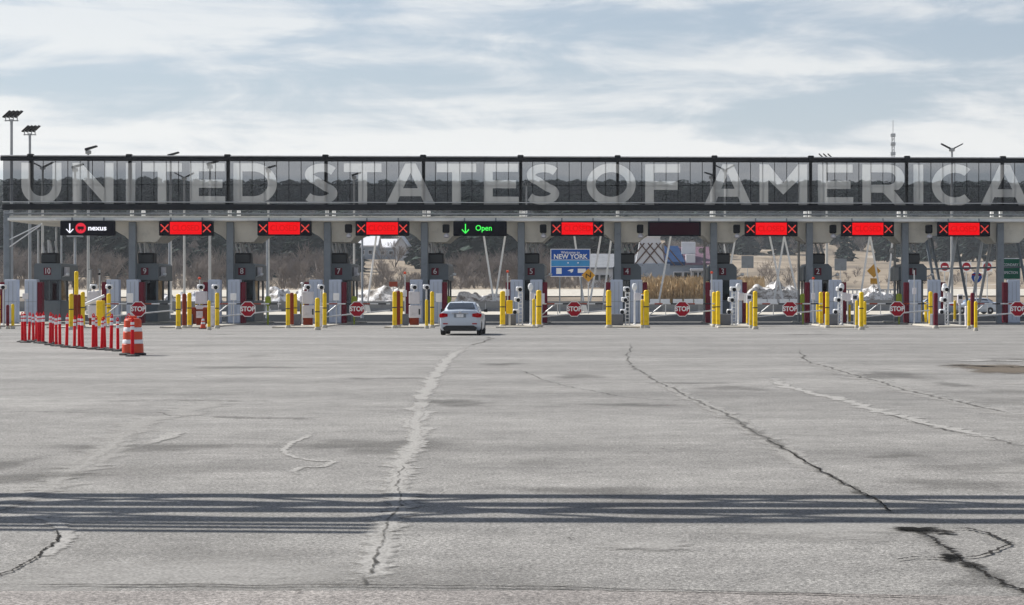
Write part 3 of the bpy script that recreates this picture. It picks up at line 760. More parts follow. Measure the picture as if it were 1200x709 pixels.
def cam_unit(par, x, y, z, face):
    b = MB(); b.bbox(x - .17, x + .17, y - .26, y + .12, z - .12, z + .13, .05); h = b.build('camera_housing', M_['white_paint'], par)
    l_ = sm(); l_.lathe((x + face * .06, y - .27, z - .03), [(.10, -.01), (.10, .02)], 14, 'y'); l_.build('lens', M_['black_box'], h)
for n_ in range(0, 11):
    x = XI(n_)
    if n_ >= 1:
        k = MB(); o = [(-1.02, 0), (1.02, 0), (1.02, .05), (.98, .07), (-.98, .07), (-1.02, .05)]
        k.prism(o, 0, 22)
        kk = k.build('traffic_island', M_['kerb']); kk.location = (x, 103.4, 0)
        tag(kk, 'low concrete traffic island carrying booth ' + NW[n_], 'traffic island', 'traffic islands')
    pylon(x - .55, -1, n_) if n_ else pylon(x - .55, -1, 0)['label']
    if n_: pylon(x + .55, 1, n_)
for o in list(col.objects):
    if o.get('label', '').endswith('of booth zero'): o['label'] = 'blue-grey detector pylon with maroon edge at the right end of the photo'

for n_ in range(1, 11):
    x = XI(n_)
    if n_ >= 6:
        # camera mast with cabinets (left half of the plaza)
        c = thing('camera_cabinet', (x - .02, 108.6, .07), 'pale grey cabinet stack with white camera %s' % isl_word(n_), 'cabinet', 'camera cabinets')
        MB().bbox(-.30, .25, 0, .5, 1.12, 1.78, .03).build('upper_cabinet', M_['light_box'], c)
        MB().bbox(-.30, .32, .02, .5, .38, 1.05, .03).build('lower_cabinet', M_['light_box'], c)
        MB().box(-.26, .2, .1, .4, 0, .38).build('plinth', M_['rust_red'], c)
        MB().box(.22, .30, -.02, .02, .55, .85).build('vent', M_['booth_dark'], c)
        s_ = sm(); s_.tube((-.05, .25, 1.7), (-.05, .25, 2.0), .04); s_.build('stem', M_['white_paint'], c)
        cam_unit(c, -.05, .3, 2.02, 1)
        pst = thing('camera_post', (x + .48, 110.0, .07), 'white angled camera on a thin post %s' % isl_word(n_), 'camera', 'lane cameras')
        s_ = sm(); s_.lathe((0, 0, 0), [(.09, 0), (.09, .03), (.045, .05), (.045, 1.95)], 10); s_.build('pole', M_['galvanised'], pst)
        cam_unit(pst, 0, -.02, 2.02, 1)
    else:
        pst = thing('camera_post', (x + .02, 107.5, .07), 'white slotted camera post with several cameras %s' % isl_word(n_), 'camera', 'lane cameras')
        p = MB()
        for sx in (-.10, .10): p.box(sx - .03, sx + .03, -.05, .05, .03, 1.75)
        for i in range(9): p.box(-.07, .07, -.03, .03, .15 + i * .19, .20 + i * .19)
        p.build('frame', M_['white_paint'], pst)
        MB().bbox(-.2, .2, -.15, .15, 0, .03, .01).build('base_plate', M_['galvanised'], pst)
        cam_unit(pst, -.06, .0, 1.90, 1); cam_unit(pst, -.22, -.05, .72, -1); cam_unit(pst, -.16, .02, 1.35, 1)
        p2 = thing('camera_post', (x + .42, 110.5, .07), 'pale dome camera on its own stand %s' % isl_word(n_), 'camera', 'lane cameras')
        s_ = sm(); s_.lathe((0, 0, 0), [(.10, 0), (.10, .03), (.05, .06), (.05, 1.8), (.10, 1.88), (.14, 1.95), (.14, 2.1), (.09, 2.2), (.03, 2.22)], 14); s_.build('dome_stand', M_['white_paint'], p2)
        MB().bbox(-.02, .3, -.2, .1, 1.3, 1.72, .03).build('junction_box', M_['light_box'], p2)
        tb = thing('card_terminal', (x + .86, 108.0, .07), 'small pale box on a post by the right bollards %s' % isl_word(n_), 'box', 'card terminals')
        MB().bbox(-.14, .14, 0, .22, 1.15, 1.62, .03).build('box', M_['light_box'], tb)
        MB().box(-.05, .05, .05, .15, 0, 1.15).build('post', M_['galvanised'], tb)
        MB().bbox(-.10, .10, -.02, 0, 1.38, 1.55, .005).build('display', M_['booth_dark'], tb)
    # concrete block behind the left bollards
    bk = MB(); bk.bbox(-.32, .32, 0, .9, 0, .60, .03)
    o = bk.build('concrete_block', M_['block_grey']); o.location = (x - .52, 106.6, .07)
    tag(o, 'dark grey concrete block behind the left bollards %s' % isl_word(n_), 'block', 'concrete blocks')
# odd pieces
p = at(597, 360, 105.6)
t = thing('yellow_box', (p.x, 105.6, .07), 'yellow box mounted on a short post beside the leftmost bollard of booth five', 'box')
MB().bbox(-.16, .16, 0, .25, .62, 1.32, .03).build('box', M_['yellow'], t); MB().box(-.05, .05, .08, .18, 0, .62).build('post', M_['galvanised'], t)
p = at(117, 360, 106)
t = thing('yellow_cabinet', (p.x, 106, 0), 'broad yellow cabinet with white barrier arm beside booth nine', 'cabinet')
MB().bbox(-.19, .19, 0, .4, 0, 1.38, .04).build('body', M_['yellow'], t)
b = sm(); b.tube((-.8, -.05, 1.15), (.25, -.05, 1.62), .07, n=8); b.build('arm', M_['white_paint'], t)
for px in (829.5, 941, 1053.5):
    p = at(px, 350, 116.5); n_ = {829.5: 3, 941: 2, 1053.5: 1}[px]
    t = thing('lime_marker', (p.x, 116.5, 0), 'lime green padded marker on a post left of booth ' + NW[n_], 'marker', 'lime markers')
    MB().bbox(-.17, .17, -.1, .1, 1.15, 1.75, .08).build('pad', M_['lime'], t); s_ = sm(); s_.tube((0, 0, 0), (0, 0, 1.2), .05); s_.build('post', M_['lime'], t)
for px, n_ in ((314, 8), (415, 7), (525, 6)):
    p = at(px, 350, 116.5)
    t = thing('lime_marker', (p.x, 116.5, 0), 'olive yellow padded marker on a post right of booth ' + NW[n_], 'marker', 'lime markers')
    MB().bbox(-.16, .16, -.1, .1, 1.05, 1.6, .08).build('pad', M_['lime'], t); s_ = sm(); s_.tube((0, 0, 0), (0, 0, 1.1), .05); s_.build('post', M_['lime'], t)
# small cone
p = gnd(238, 385.5)
t = thing('traffic_cone', (p.x, p.y, 0), 'small orange cone with white collars among the bollards of booth eight', 'cone')
MB().bbox(-.18, .18, -.18, .18, 0, .04, .01).build('base', M_['rubber'], t)
s_ = sm(); s_.lathe((0, 0, .04), [(.14, 0), (.105, .2)], 14); s_.build('cone', M_['orange'], t)
for z0, z1, mn in ((.24, .34, 'reflective'), (.34, .40, 'orange'), (.40, .50, 'reflective'), (.50, .60, 'orange')):
    s_ = sm(); s_.lathe((0, 0, .04), [(.142 - z0 * .19 + .008, z0 - .04), (.142 - z1 * .19 + .008, z1 - .04)], 14); s_.build('collar', M_[mn], t)
# orange plastic panel at booth eight
p = at(226, 360, 107.5)
t = thing('plastic_barrier', (p.x, 107.5, .07), 'rust-orange plastic barrier panels behind the short bollards of booth eight', 'barrier')
MB().bbox(-.12, .12, 0, .3, .1, .95, .04).build('panel', M_['rust_red'], t); MB().bbox(.5, .80, 0, .3, .1, .95, .04).build('panel', M_['rust_red'], t); MB().box(.1, .52, .1, .2, .75, .85).build('rail', M_['rust_red'], t)

# booth side clutter: conduits, notices, hoses of the lanes
rk = random.Random(77)
for n_ in range(1, 11):
    x = XI(n_)
    t = thing('notice_stand', (x + .95, 112.2 + rk.uniform(-.4, .4), .0), 'small notice plate on a thin stand by the right pylon of booth ' + NW[n_], 'notice', 'small notice stands')
    MB().bbox(-.16, .16, -.02, .02, 1.25 + rk.uniform(-.1, .2), 1.75, .01).build('plate', M_[rk.choice(('sign_white', 'light_box', 'sign_yellow', 'sign_white'))], t)
    s_ = sm(); s_.tube((0, .03, 0), (0, .03, 1.5), .025, n=6); s_.build('stand', M_['galvanised'], t)
    t = thing('conduit_post', (x - .92, 113.0 + rk.uniform(-.6, .6), .0), 'thin conduit post with a grey junction box by the left pylon of booth ' + NW[n_], 'post', 'conduit posts')
    hh = rk.uniform(1.5, 3.2)
    s_ = sm(); s_.tube((0, 0, 0), (0, 0, hh), .035, n=6); s_.build('conduit', M_['galvanised'], t)
    MB().bbox(-.10, .10, -.12, -.03, hh * .55, hh * .55 + .35, .01).build('junction_box', M_['light_box'], t)
    s_ = sm(); s_.lathe((0, -.05, hh), [(.03, -.06), (.08, -.02), (.08, .04), (.02, .08)], 10); s_.build('beacon', M_[rk.choice(('white_paint', 'black_box', 'orange'))], t)
for k, (px, yt, Y) in enumerate(((66, 266, 128), (72, 268, 132), (106, 316, 128), (117, 316, 128), (45, 270, 126))):
    a = at(px, yt, Y); t = thing('steel_post', (a.x, Y, 0), ['thin grey post just right of the booth ten number', 'second thin grey post right of the booth ten number', 'left post of the pale frame below the nexus sign', 'right post of the pale frame below the nexus sign', 'thin grey post left of the booth ten number'][k], 'post', 'thin steel posts at the left')
    s_ = sm(); s_.lathe((0, 0, 0), [(.13, 0), (.13, .03), (.06, .05), (.055, a.z)], 10); s_.build('shaft', M_['galvanised'], t)
    MB().bbox(-.12, .12, -.12, .12, a.z, a.z + .05, .01).build('cap', M_['steel_grey'], t)

# ------------------------------------------------------------------ gates with stop signs
def octo(r): return [(r * math.cos(R(22.5 + 45 * i)), r * math.sin(R(22.5 + 45 * i))) for i in range(8)]
def gate(n_, lx=None):
    x = XI(n_); L_ = (lx if lx else x + 2.8) - x
    g = thing('barrier_gate', (x, 106.4, 0), 'striped barrier gate with red stop sign across the lane right of booth ' + NW[n_], 'gate', 'closed barrier gates')
    MB().bbox(.86, 1.14, -.02, .34, .0, 1.08, .03).build('motor_box', M_['light_box'], g)
    x0, x1 = 1.0, 4.55 + (L_ - 2.8)
    k = 0; xx = x0
    while xx < x1 - .05:
        w = min(.42, x1 - xx)
        s_ = sm(); s_.tube((xx, -.08, 1.2), (xx + w, -.08, 1.2), .032, n=8); s_.build('rail_band', M_['galvanised' if k % 2 == 0 else 'rust_red' if k % 4 == 1 else 'rail_dark'], g); xx += w; k += 1
    s_ = sm(); s_.tube((x0 + .1, -.08, .52), (x1, -.08, .86), .035, n=8); s_.build('lower_rail', M_['galvanised'], g)
    s_ = sm(); s_.tube((x0 + .1, -.08, .56), (x0 + .85, -.08, 1.17), .028, n=8); s_.build('brace', M_['galvanised'], g)
    s_ = sm(); s_.tube((x0 + 1.0, -.08, .62), (x0 + 1.0, -.08, 1.17), .022, n=8); s_.build('strut', M_['galvanised'], g)
    sg = MB(); sg.prism(octo(.425), -.012, .012); st = sg.build('stop_sign', M_['sign_white'], g); st.location = (L_ + .06, -.16, .93)
    fc = MB(); fc.prism(octo(.385), -.010, .0); fo = fc.build('face', M_['stop_red'], st); fo.location = (0, -.014, 0)
    text('lettering', 'STOP', .335, (0, -.032, 0), M_['sign_white'], st, .92, .012)
    if n_ in (7, 5):
        MB().add([(L_ + .48, -.12, .82), (L_ + .78, -.12, .72), (L_ + .68, -.12, 1.12), (L_ + .46, -.12, 1.15)], [(0, 1, 2, 3)]).add([(L_ + .48, -.115, .82), (L_ + .78, -.115, .72), (L_ + .68, -.115, 1.12), (L_ + .46, -.115, 1.15)], [(3, 2, 1, 0)]).build('paper_notice', M_['paper'], g, False)
for n_ in (9, 8, 7, 5, 4, 3, 2): gate(n_)
gate(1, 20.75)

# ------------------------------------------------------------------ delineators and drum
zl = [(115, 500), (140, 505), (170, 496), (205, 498), (228, 491), (250, 509), (285, 512), (262, 502), (345, 525), (365, 513), (395, 534), (425, 535), (480, 545), (545, 549), (585, 548), (612, 556), (700, 561), (725, 554), (770, 566), (797, 560), (848, 570), (905, 577), (1027, 602), (975, 560), (1000, 555)]
me_tube = sm().lathe((0, 0, 0), [(.048, .05), (.042, .93), (.03, .95)], 12).mesh('tube', M_['delin_red'])
me_b1 = sm().lathe((0, 0, 0), [(.0475, .70), (.0472, .79)], 12).mesh('band', M_['reflective'])
me_b2 = sm().lathe((0, 0, 0), [(.0468, .83), (.0465, .90)], 12).mesh('band', M_['reflective'])
me_base = MB().lathe((0, 0, 0), [(.19, 0), (.19, .03), (.10, .06)], 8).mesh('base', M_['rubber'])
lp = sm()
for i in range(8):
    a0, a1 = math.pi * i / 8, math.pi * (i + 1) / 8
    lp.tube((.035 * math.cos(a0), 0, .94 + .07 * math.sin(a0)), (.035 * math.cos(a1), 0, .94 + .07 * math.sin(a1)), .014, n=6)
me_loop = lp.mesh('handle', M_['delin_red'])
rd = random.Random(3)
OW = ['first', 'second', 'third', 'fourth', 'fifth', 'sixth', 'seventh', 'eighth', 'ninth', 'tenth', 'eleventh', 'twelfth', 'thirteenth', 'fourteenth', 'fifteenth', 'sixteenth', 'seventeenth', 'eighteenth', 'nineteenth', 'twentieth', 'twenty-first', 'twenty-second', 'twenty-third', 'twenty-fourth', 'twenty-fifth']
for i, (zx, zy) in enumerate(sorted(zl)):
    p = gnd(10 + zx * .1417, 330 + zy * .1417)
    t = thing('delineator_post', (p.x, p.y, 0), 'red delineator with white bands, %s from the left in the row' % OW[i], 'delineator', 'red delineators in a row', rd.uniform(0, 3))
    t.rotation_euler[0] = rd.uniform(-.03, .03); t.rotation_euler[1] = rd.uniform(-.04, .04); t.scale = [rd.uniform(.96, 1.06)] * 3
    for nm, me in (('tube', me_tube), ('band', me_b1), ('band', me_b2), ('base', me_base), ('handle', me_loop)): mobj(nm, me, t)
    if zx == 1027: t['label'] = 'red delineator standing directly in front of the orange drum'; t.location = gnd(155.3, 417.6)
p = gnd(152.5, 416.6)
dr = thing('traffic_drum', (p.x, p.y + .3, 0), 'orange and white banded traffic drum at the end of the red row', 'drum')
MB().lathe((0, 0, 0), [(.36, 0), (.36, .05), (.29, .07)], 8).build('base', M_['rubber'], dr)
z = .06
for i, (h, mn) in enumerate(((.25, 'orange'), (.115, 'reflective'), (.215, 'orange'), (.115, 'reflective'), (.205, 'orange'))):
    r0 = .285 - i * .013
    s_ = sm(); s_.lathe((0, 0, 0), [(r0 - .012, z), (r0, z + .012), (r0 - .004, z + h - .012), (r0 - .014, z + h)], 22); s_.build('band', M_[mn], dr); z += h
s_ = sm(); s_.lathe((0, 0, 0), [(.215, z), (.20, z + .03), (.10, z + .04), (.08, z + .05)], 22); s_.build('lid', M_['orange'], dr)
MB().bbox(-.11, .11, -.02, .02, z + .04, z + .11, .015).build('handle', M_['orange'], dr)

# ------------------------------------------------------------------ car
def make_car(loc, rz, label, group=None):
    """sedan, tail towards -y, origin under the rear bumper"""
    t = thing('sedan_car', loc, label, 'car', group, rz)
    def ring(y, hw, zlo, zmid, hw2, ztop, crown=.02):
        pts = [(-hw * .90, zlo), (-hw * .985, zlo + .10), (-hw, zmid - .12), (-hw * .985, zmid), (-hw2 * 1.0, ztop - .05), (-hw2 * .90, ztop), (0, ztop + crown)]
        pts += [(-x, z) for x, z in pts[-2::-1]]
        return [(x, y, z) for x, z in pts]
    lower = [(0.00, .70, .42, .72, .66, .78), (.04, .80, .30, .86, .74, .96), (.10, .85, .24, .90, .76, 1.035), (.30, .87, .20, .92, .76, 1.06), (.62, .875, .19, .93, .77, 1.055), (1.1, .878, .19, .93, .80, .99),
             (1.8, .88, .19, .92, .82, .96), (2.6, .88, .19, .91, .82, .95), (3.1, .875, .19, .89, .78, .95), (3.5, .87, .19, .85, .74, .90), (4.0, .85, .20, .78, .68, .82), (4.35, .78, .25, .68, .60, .70), (4.46, .60, .34, .58, .48, .60)]
    b = sm(); b.loft([ring(*r) for r in lower]); b.build('body', M_['car_paint'], t)
    def cab(y, hwb, zb_, hwt, zt_):
        pts = [(-hwb, zb_), (-hwb * .97, zb_ + (zt_ - zb_) * .4), (-hwt, zt_ - .05), (-hwt * .86, zt_), (0, zt_ + .018)]
        pts += [(-x, z) for x, z in pts[-2::-1]]
        return [(x, y, z) for x, z in pts]
    b = sm(); b.loft([cab(.50, .70, .98, .66, 1.05), cab(.72, .72, .97, .63, 1.20), cab(1.05, .745, .96, .59, 1.375), cab(1.45, .75, .95, .585, 1.425), cab(2.1, .75, .95, .585, 1.425), cab(2.55, .75, .94, .59, 1.36), cab(3.05, .74, .92, .64, 1.12), cab(3.35, .72, .88, .66, .96)]); rf = b.build('cabin_roof', M_['car_paint'], t)
    def quad(nm, pts, mn, par, off):
        b = MB(); c = [Vector(p) for p in pts]; nn = (c[1] - c[0]).cross(c[2] - c[0]).normalized() * off
        b.add([p + nn for p in c] + [p - nn * .5 for p in c], [(0, 1, 2, 3), (7, 6, 5, 4), (0, 4, 5, 1), (1, 5, 6, 2), (2, 6, 7, 3), (3, 7, 4, 0)]); return b.build(nm, M_[mn], par)
    quad('rear_window', [(-.60, .60, 1.145), (.60, .60, 1.145), (.50, .985, 1.365), (-.50, .985, 1.365)], 'car_glass', t, .025)
    quad('windscreen', [(.60, 3.18, 1.05), (-.60, 3.18, 1.05), (-.53, 2.62, 1.345), (.53, 2.62, 1.345)], 'car_glass', t, .022)
    for s in (-1, 1):
        for y0, y1 in ((1.0, 1.75), (1.82, 2.75)):
            w = quad('side_window', [(s * .735, y0, 1.0), (s * .735, y1, 1.0), (s * .61, min(y1, 2.45), 1.345), (s * .61, max(y0, 1.15), 1.345)], 'car_glass', t, .02 * s)
        b = MB(); b.loft([[(s * .50, .035, .80), (s * .50, .035, .92), (s * .52, .10, .93), (s * .52, .10, .80)], [(s * .72, .01, .76), (s * .73, .05, .95), (s * .74, .14, .96), (s * .74, .14, .77)], [(s * .84, .10, .76), (s * .83, .14, .93), (s * .83, .40, .93), (s * .85, .40, .80)], [(s * .876, .28, .80), (s * .87, .30, .90), (s * .872, .5, .91), (s * .88, .5, .86)]])
        tlo = b.build('tail_light', M_['tail_lit'], t); tlo.location = (s * .022, -.045, .0)
        m_ = sm(); m_.loft([[(s * .86, 2.72, .98), (s * .86, 2.72, 1.08), (s * .86, 2.86, 1.08), (s * .86, 2.86, .98)], [(s * 1.02, 2.70, .97), (s * 1.02, 2.70, 1.12), (s * 1.02, 2.84, 1.11), (s * 1.02, 2.84, .98)]]); m_.build('mirror', M_['car_dark'], t)
        for y in (.92, 3.55):
            w = sm(); w.lathe((s * .775, y, .315), [(.24, -.11), (.30, -.10), (.315, -.05), (.315, .05), (.30, .10), (.24, .11)], 26, 'x'); wh = w.build('wheel', M_['rubber'], t)
            h = sm(); h.lathe((s * .80, y, .315), [(.20, -.03 * s), (.21, .06 * s), (.06, .095 * s)], 20, 'x'); h.build('rim', M_['rim'], wh)
    b = MB(); b.loft([[(-.66, -.015, .20), (.66, -.015, .20), (.66, .3, .18), (-.66, .3, .18)], [(-.74, -.012, .32), (.74, -.012, .32), (.70, .3, .34), (-.70, .3, .34)], [(-.58, -.006, .42), (.58, -.006, .42), (.58, .3, .42), (-.58, .3, .42)]]); b.build('bumper_valance', M_['car_dark'], t)
    b = MB(); b.box(-.26, .26, -.012, .05, .76, .92); pl = b.build('plate_recess', M_['steel_grey'], t)
    b = MB(); b.box(-.15, .15, -.02, -.012, .775, .905); b.build('license_plate', M_['reflective'], pl)
    b = MB(); b.bbox(-.36, .36, -.008, .05, .93, .96, .008); b.build('trunk_trim', M_['chrome'], t)
    b = MB(); b.bbox(-.06, .06, -.018, .05, .968, 1.02, .012); b.build('emblem', M_['chrome'], t)
    for s in (-1, 1): MB().bbox(s * .62 - .10, s * .62 + .10, -.018, .05, .47, .52, .01).build('reflector', M_['tail_lit'], t)
    b = sm(); b.tube((0, 1.35, 1.43), (0, 1.15, 1.50), .018, .008, n=6); b.build('antenna', M_['car_paint'], t)
    MB().box(-.5, .5, 1.6, 1.75, .9, 1.18).build('seat_back', M_['rubber'], t)
    return t
p = gnd(539, 393.0)
car = make_car((p.x, p.y, 0), R(.5), 'white sedan seen from behind, driving up to the open lane')
car.scale = (.955, .955, .955)

# ------------------------------------------------------------------ behind the booths: barriers, snow, signs
SEG = [(-.30, 0), (.30, 0), (.30, .08), (.14, .33), (.09, .95), (-.09, .95), (-.14, .33), (-.30, .08)]
jb = MB(); n8 = len(SEG)
jb.add([(-1.5, y, z) for y, z in SEG] + [(1.5, y, z) for y, z in SEG], [tuple(range(n8)), tuple(range(2 * n8 - 1, n8 - 1, -1))] + [(i, n8 + i, n8 + (i + 1) % n8, (i + 1) % n8) for i in range(n8)])
mj = jb.mesh('concrete_barrier', M_['concrete']); jb2 = jb.mesh('concrete_barrier', M_['white_paint'])
x = at(30, 350, 214).x
while x < at(742, 350, 214).x:
    o = mobj('concrete_barrier', mj, None, (x, 214 + random.uniform(-.15, .15), 0)); o.rotation_euler = (0, 0, random.uniform(-.02, .02)); o.scale = (1, 1, 1.12)
    tag(o, 'grey concrete barrier in the long row behind booths nine to four', 'barrier', 'barriers in the long row'); x += 3.06
for i, px in enumerate((767, 779.5, 794, 807, 819, 893, 905, 919, 931)):
    p = at(px, 350, 226); o = mobj('white_barrier', jb2, None, (p.x, 226, 0)); o.scale = (.34, 1, 1.35)
    tag(o, 'white water-filled barrier in the broken white row right of booth ' + ('four' if i < 5 else 'three'), 'barrier', 'white barriers right of booth ' + ('four' if i < 5 else 'three'))
x = at(965, 350, 222).x
while x < at(1062, 350, 222).x:
    o = mobj('concrete_barrier', mj, None, (x, 222, 0)); o.scale = (1, 1, 1.25); tag(o, 'grey concrete barrier in the short row behind booth two', 'barrier', 'barriers behind booth two'); x += 3.06
for i, (px, Y) in enumerate(((746, 205), (758, 206), (770, 207), (790, 206), (812, 208), (832, 206), (842, 207), (896, 206), (912, 207), (935, 206))):
    p = at(px, 350, Y); o = mobj('concrete_barrier', mj, None, (p.x, Y, 0)); o.scale = (.75, 1, .85)
    tag(o, 'dull grey low barrier below the white row right of booth ' + ('four' if px < 850 else 'three'), 'barrier', 'low barriers right of booth ' + ('four' if px < 850 else 'three'))

def snowbank(px0, px1, ytop, Y, dep, label, seed, rough=.35, peak=None):
    a, c = at(px0, 347, Y).x, at(px1, 347, Y).x
    nx_, ny_ = max(14, int((c - a) / .22)), 30
    b = MB(); b.smooth = True
    for j in range(ny_ + 1):
        for i in range(nx_ + 1):
            u, v = i / nx_, j / ny_
            x, y = a + (c - a) * u, Y + dep * (v - .5) * 2
            base = terrain_z(x, y)
            env = (math.sin(math.pi * v) ** .8) * min(1, 6 * min(u, 1 - u))
            if peak is not None: env *= max(.25, 1 - abs(u - peak) * 1.25)
            h = (CZ + (HY - ytop) * Y / F)
            z = base - .15 + env * (h - terrain_z(x, Y) + .15) * (.78 + rough * noise.noise((x * .35 + seed, y * .35, seed)) + .5 * rough * noise.noise((x * 1.1, y * 1.1, seed + 5)) + .35 * rough * noise.noise((x * 2.6, y * 2.6, seed + 9)))
            b.v.append((x + .2 * noise.noise((x, y, 1.0)), y, z))
    for j in range(ny_):
        for i in range(nx_): k = j * (nx_ + 1) + i; b.f.append((k, k + 1, k + nx_ + 2, k + nx_ + 1))
    tag(b.build('snowbank', M_['snow']), label, 'snowbank')
snowbank(150, 208, 338, 236, 4, 'dirty snowbank between booths nine and eight', 1)
snowbank(205, 262, 335, 240, 4, 'dirty snowbank behind the left bollards of booth eight', 2)
snowbank(308, 345, 336, 236, 4, 'dirty snowbank between booths eight and seven', 3)
snowbank(340, 372, 338, 238, 4, 'small dirty snowbank behind the left bollards of booth seven', 4)
snowbank(408, 478, 336, 236, 4, 'long white snowbank between booths seven and six', 5)
snowbank(528, 600, 341, 236, 4, 'low snowbank behind the white sedan', 6)
snowbank(858, 950, 324, 238, 7, 'large grey snow pile behind booth three', 7, .4, .55)
snowbank(968, 1062, 335, 238, 5, 'broad snow pile between booths two and one', 8, .45, .6)

def panel_sign(name, px0, px1, py0, py1, Y, mn, label, cat='sign', posts=True, border=True):
    a, c = at(px0, py0, Y), at(px1, py1, Y)
    cx, w, h, zc_ = (a.x + c.x) / 2, c.x - a.x, a.z - c.z, (a.z + c.z) / 2
    g0 = terrain_z(cx, Y)
    t = thing(name, (cx, Y, g0), label, cat)
    zc_ -= g0
    if border: MB().bbox(-w / 2 - .07, w / 2 + .07, .0, .05, zc_ - h / 2 - .07, zc_ + h / 2 + .07, .01).build('border', M_['sign_white'], t)
    pn = MB().bbox(-w / 2, w / 2, -.03, .02, zc_ - h / 2, zc_ + h / 2, .005).build('panel', M_[mn], t)
    if posts:
        for s in (-1, 1):
            MB().box(s * w * .28 - .06, s * w * .28 + .06, .05, .17, 0, zc_ + h * .3).build('post', M_['steel_grey'], t)
    return t, w, h, zc_
t, w, h, z0 = panel_sign('welcome_sign', 646, 691, 292.5, 323.5, 190, 'sign_blue', 'blue welcome sign reading NEW YORK on two posts')
text('lettering', 'Welcome to', .34, (0, -.045, z0 + h * .39), M_['sign_white'], t, 1, .004)
text('lettering', 'NEW YORK', .60, (0, -.045, z0 + h * .23), M_['sign_white'], t, .98, .016)
MB().box(-w / 2, w / 2, -.045, -.03, z0 - h * .13, z0 + h * .10).build('band', M_['sign_sky'], t)
for s in (-1, 1): MB().box(-w / 2, w / 2, -.048, -.03, z0 - h * .015 + s * h * .125 - .02, z0 - h * .015 + s * h * .125 + .02).build('band_line', M_['sign_white'], t)
for q in (.1, -.32): MB().lathe((q * -2.2, -.05, z0), [(.07, -.004), (.07, .004)], 10, 'y').build('star', M_['sign_white'], t)
MB().bbox(-w * .37, -w * .23, -.045, -.03, z0 - h * .42, z0 - h * .2, .004).build('icon', M_['sign_white'], t)
b = MB(); b.prism([(-w * .08, z0 - h * .30), (-w * .02, z0 - h * .26), (w * .03, z0 - h * .24), (w * .08, z0 - h * .24), (w * .06, z0 - h * .34), (w * .01, z0 - h * .38), (w * .0, z0 - h * .32)], -.045, -.03); b.build('icon', M_['sign_white'], t)
MB().bbox(w * .19, w * .40, -.045, -.03, z0 - h * .38, z0 - h * .22, .004).build('icon', M_['sign_white'], t)
t, w, h, z0 = panel_sign('direction_sign', 1170.5, 1195, 303.5, 326.5, 170, 'sign_green', 'green direction sign at the right edge reading SECONDARY INSPECTION')
text('lettering', 'SECONDARY', .31, (0, -.045, z0 + h * .2), M_['sign_white'], t, .82, .006)
text('lettering', 'INSPECTION', .31, (0, -.045, z0 - h * .2), M_['sign_white'], t, .82, .006)
def pole_sign(name, px, py, size, Y, mn, label, shape='diamond'):
    a = at(px, py, Y); g0 = terrain_z(a.x, Y); t = thing(name, (a.x, Y, g0), label, 'sign'); z = a.z - g0; r = size / 2
    o = {'diamond': [(0, -r), (r, 0), (0, r), (-r, 0)], 'square': [(-r, -r), (r, -r), (r, r), (-r, r)], 'wide': [(-r, -r * .6), (r, -r * .6), (r, r * .6), (-r, r * .6)],
         'shield': [(-r * .9, r * .7), (-r * .4, r), (0, r * .85), (r * .4, r), (r * .9, r * .7), (r, 0), (r * .6, -r * .7), (0, -r), (-r * .6, -r * .7), (-r, 0)], 'disc': [(r * math.cos(i * math.pi / 8), r * math.sin(i * math.pi / 8)) for i in range(16)]}[shape]
    MB().prism([(x, z + q) for x, q in o], -.02, .02).build('plate', M_[mn], t)
    s_ = sm(); s_.tube((0, .06, 0), (0, .06, z + r * .6), .05); s_.build('post', M_['galvanised'], t)
    return t, z
t, z = pole_sign('warning_sign', 689.5, 322.5, 1.25, 188, 'sign_yellow', 'yellow diamond warning sign right of the blue welcome sign')
b = MB(); b.tube((-.2, -.03, z - .25), (-.2, -.03, z + .15), .05, n=4).tube((.2, -.03, z - .2), (.2, -.03, z + .25), .05, n=4).tube((-.2, -.03, z + .1), (.2, -.03, z - .15), .05, n=4); b.build('symbol', M_['black_box'], t)
t, z = pole_sign('warning_sign', 1024, 317.5, 1.6, 236, 'sign_yellow', 'yellow diamond warning sign right of booth two')
MB().bbox(-.4, .4, -.03, .02, z - 1.5, z - .85, .01).build('plaque', M_['sign_yellow'], t)
t, z = pole_sign('route_sign', 1144.5, 325.5, .95, 180, 'sign_blue', 'blue interstate shield numbered 87 under the rightmost lane sign', 'shield')
text('lettering', '87', .48, (0, -.035, z - .06), M_['sign_white'], t, .95, .01)
MB().box(-.42, .42, -.03, -.02, z + .2, z + .34).build('crown', M_['stop_red'], t)
for i, px in enumerate((1107, 1132.5, 1157)):
    t, z = pole_sign('no_entry_sign', px, 312.5, 1.0, 205, 'sign_white', ['left', 'middle', 'right'][i] + ' one of three small red no entry signs at the right', 'square')
    b = MB(); b.lathe((0, -.03, z), [(.42, -.005), (.42, .005)], 16, 'y'); d = b.build('disc', M_['stop_red'], t)
    MB().box(-.26, .26, -.045, -.036, z - .06, z + .06).build('bar', M_['sign_white'], d)
for px, py, lab in ((876, 307, 'small grey sign plate on the bank right of booth three'), (985, 310, 'small dark sign plate on the bank right of booth two')):
    pole_sign('road_sign', px, py, 1.6, 270, 'steel_grey', lab, 'square')
pole_sign('red_sign', 461, 333, .9, 225, 'rust_red', 'small red sign beside the snowbank left of booth six', 'wide')

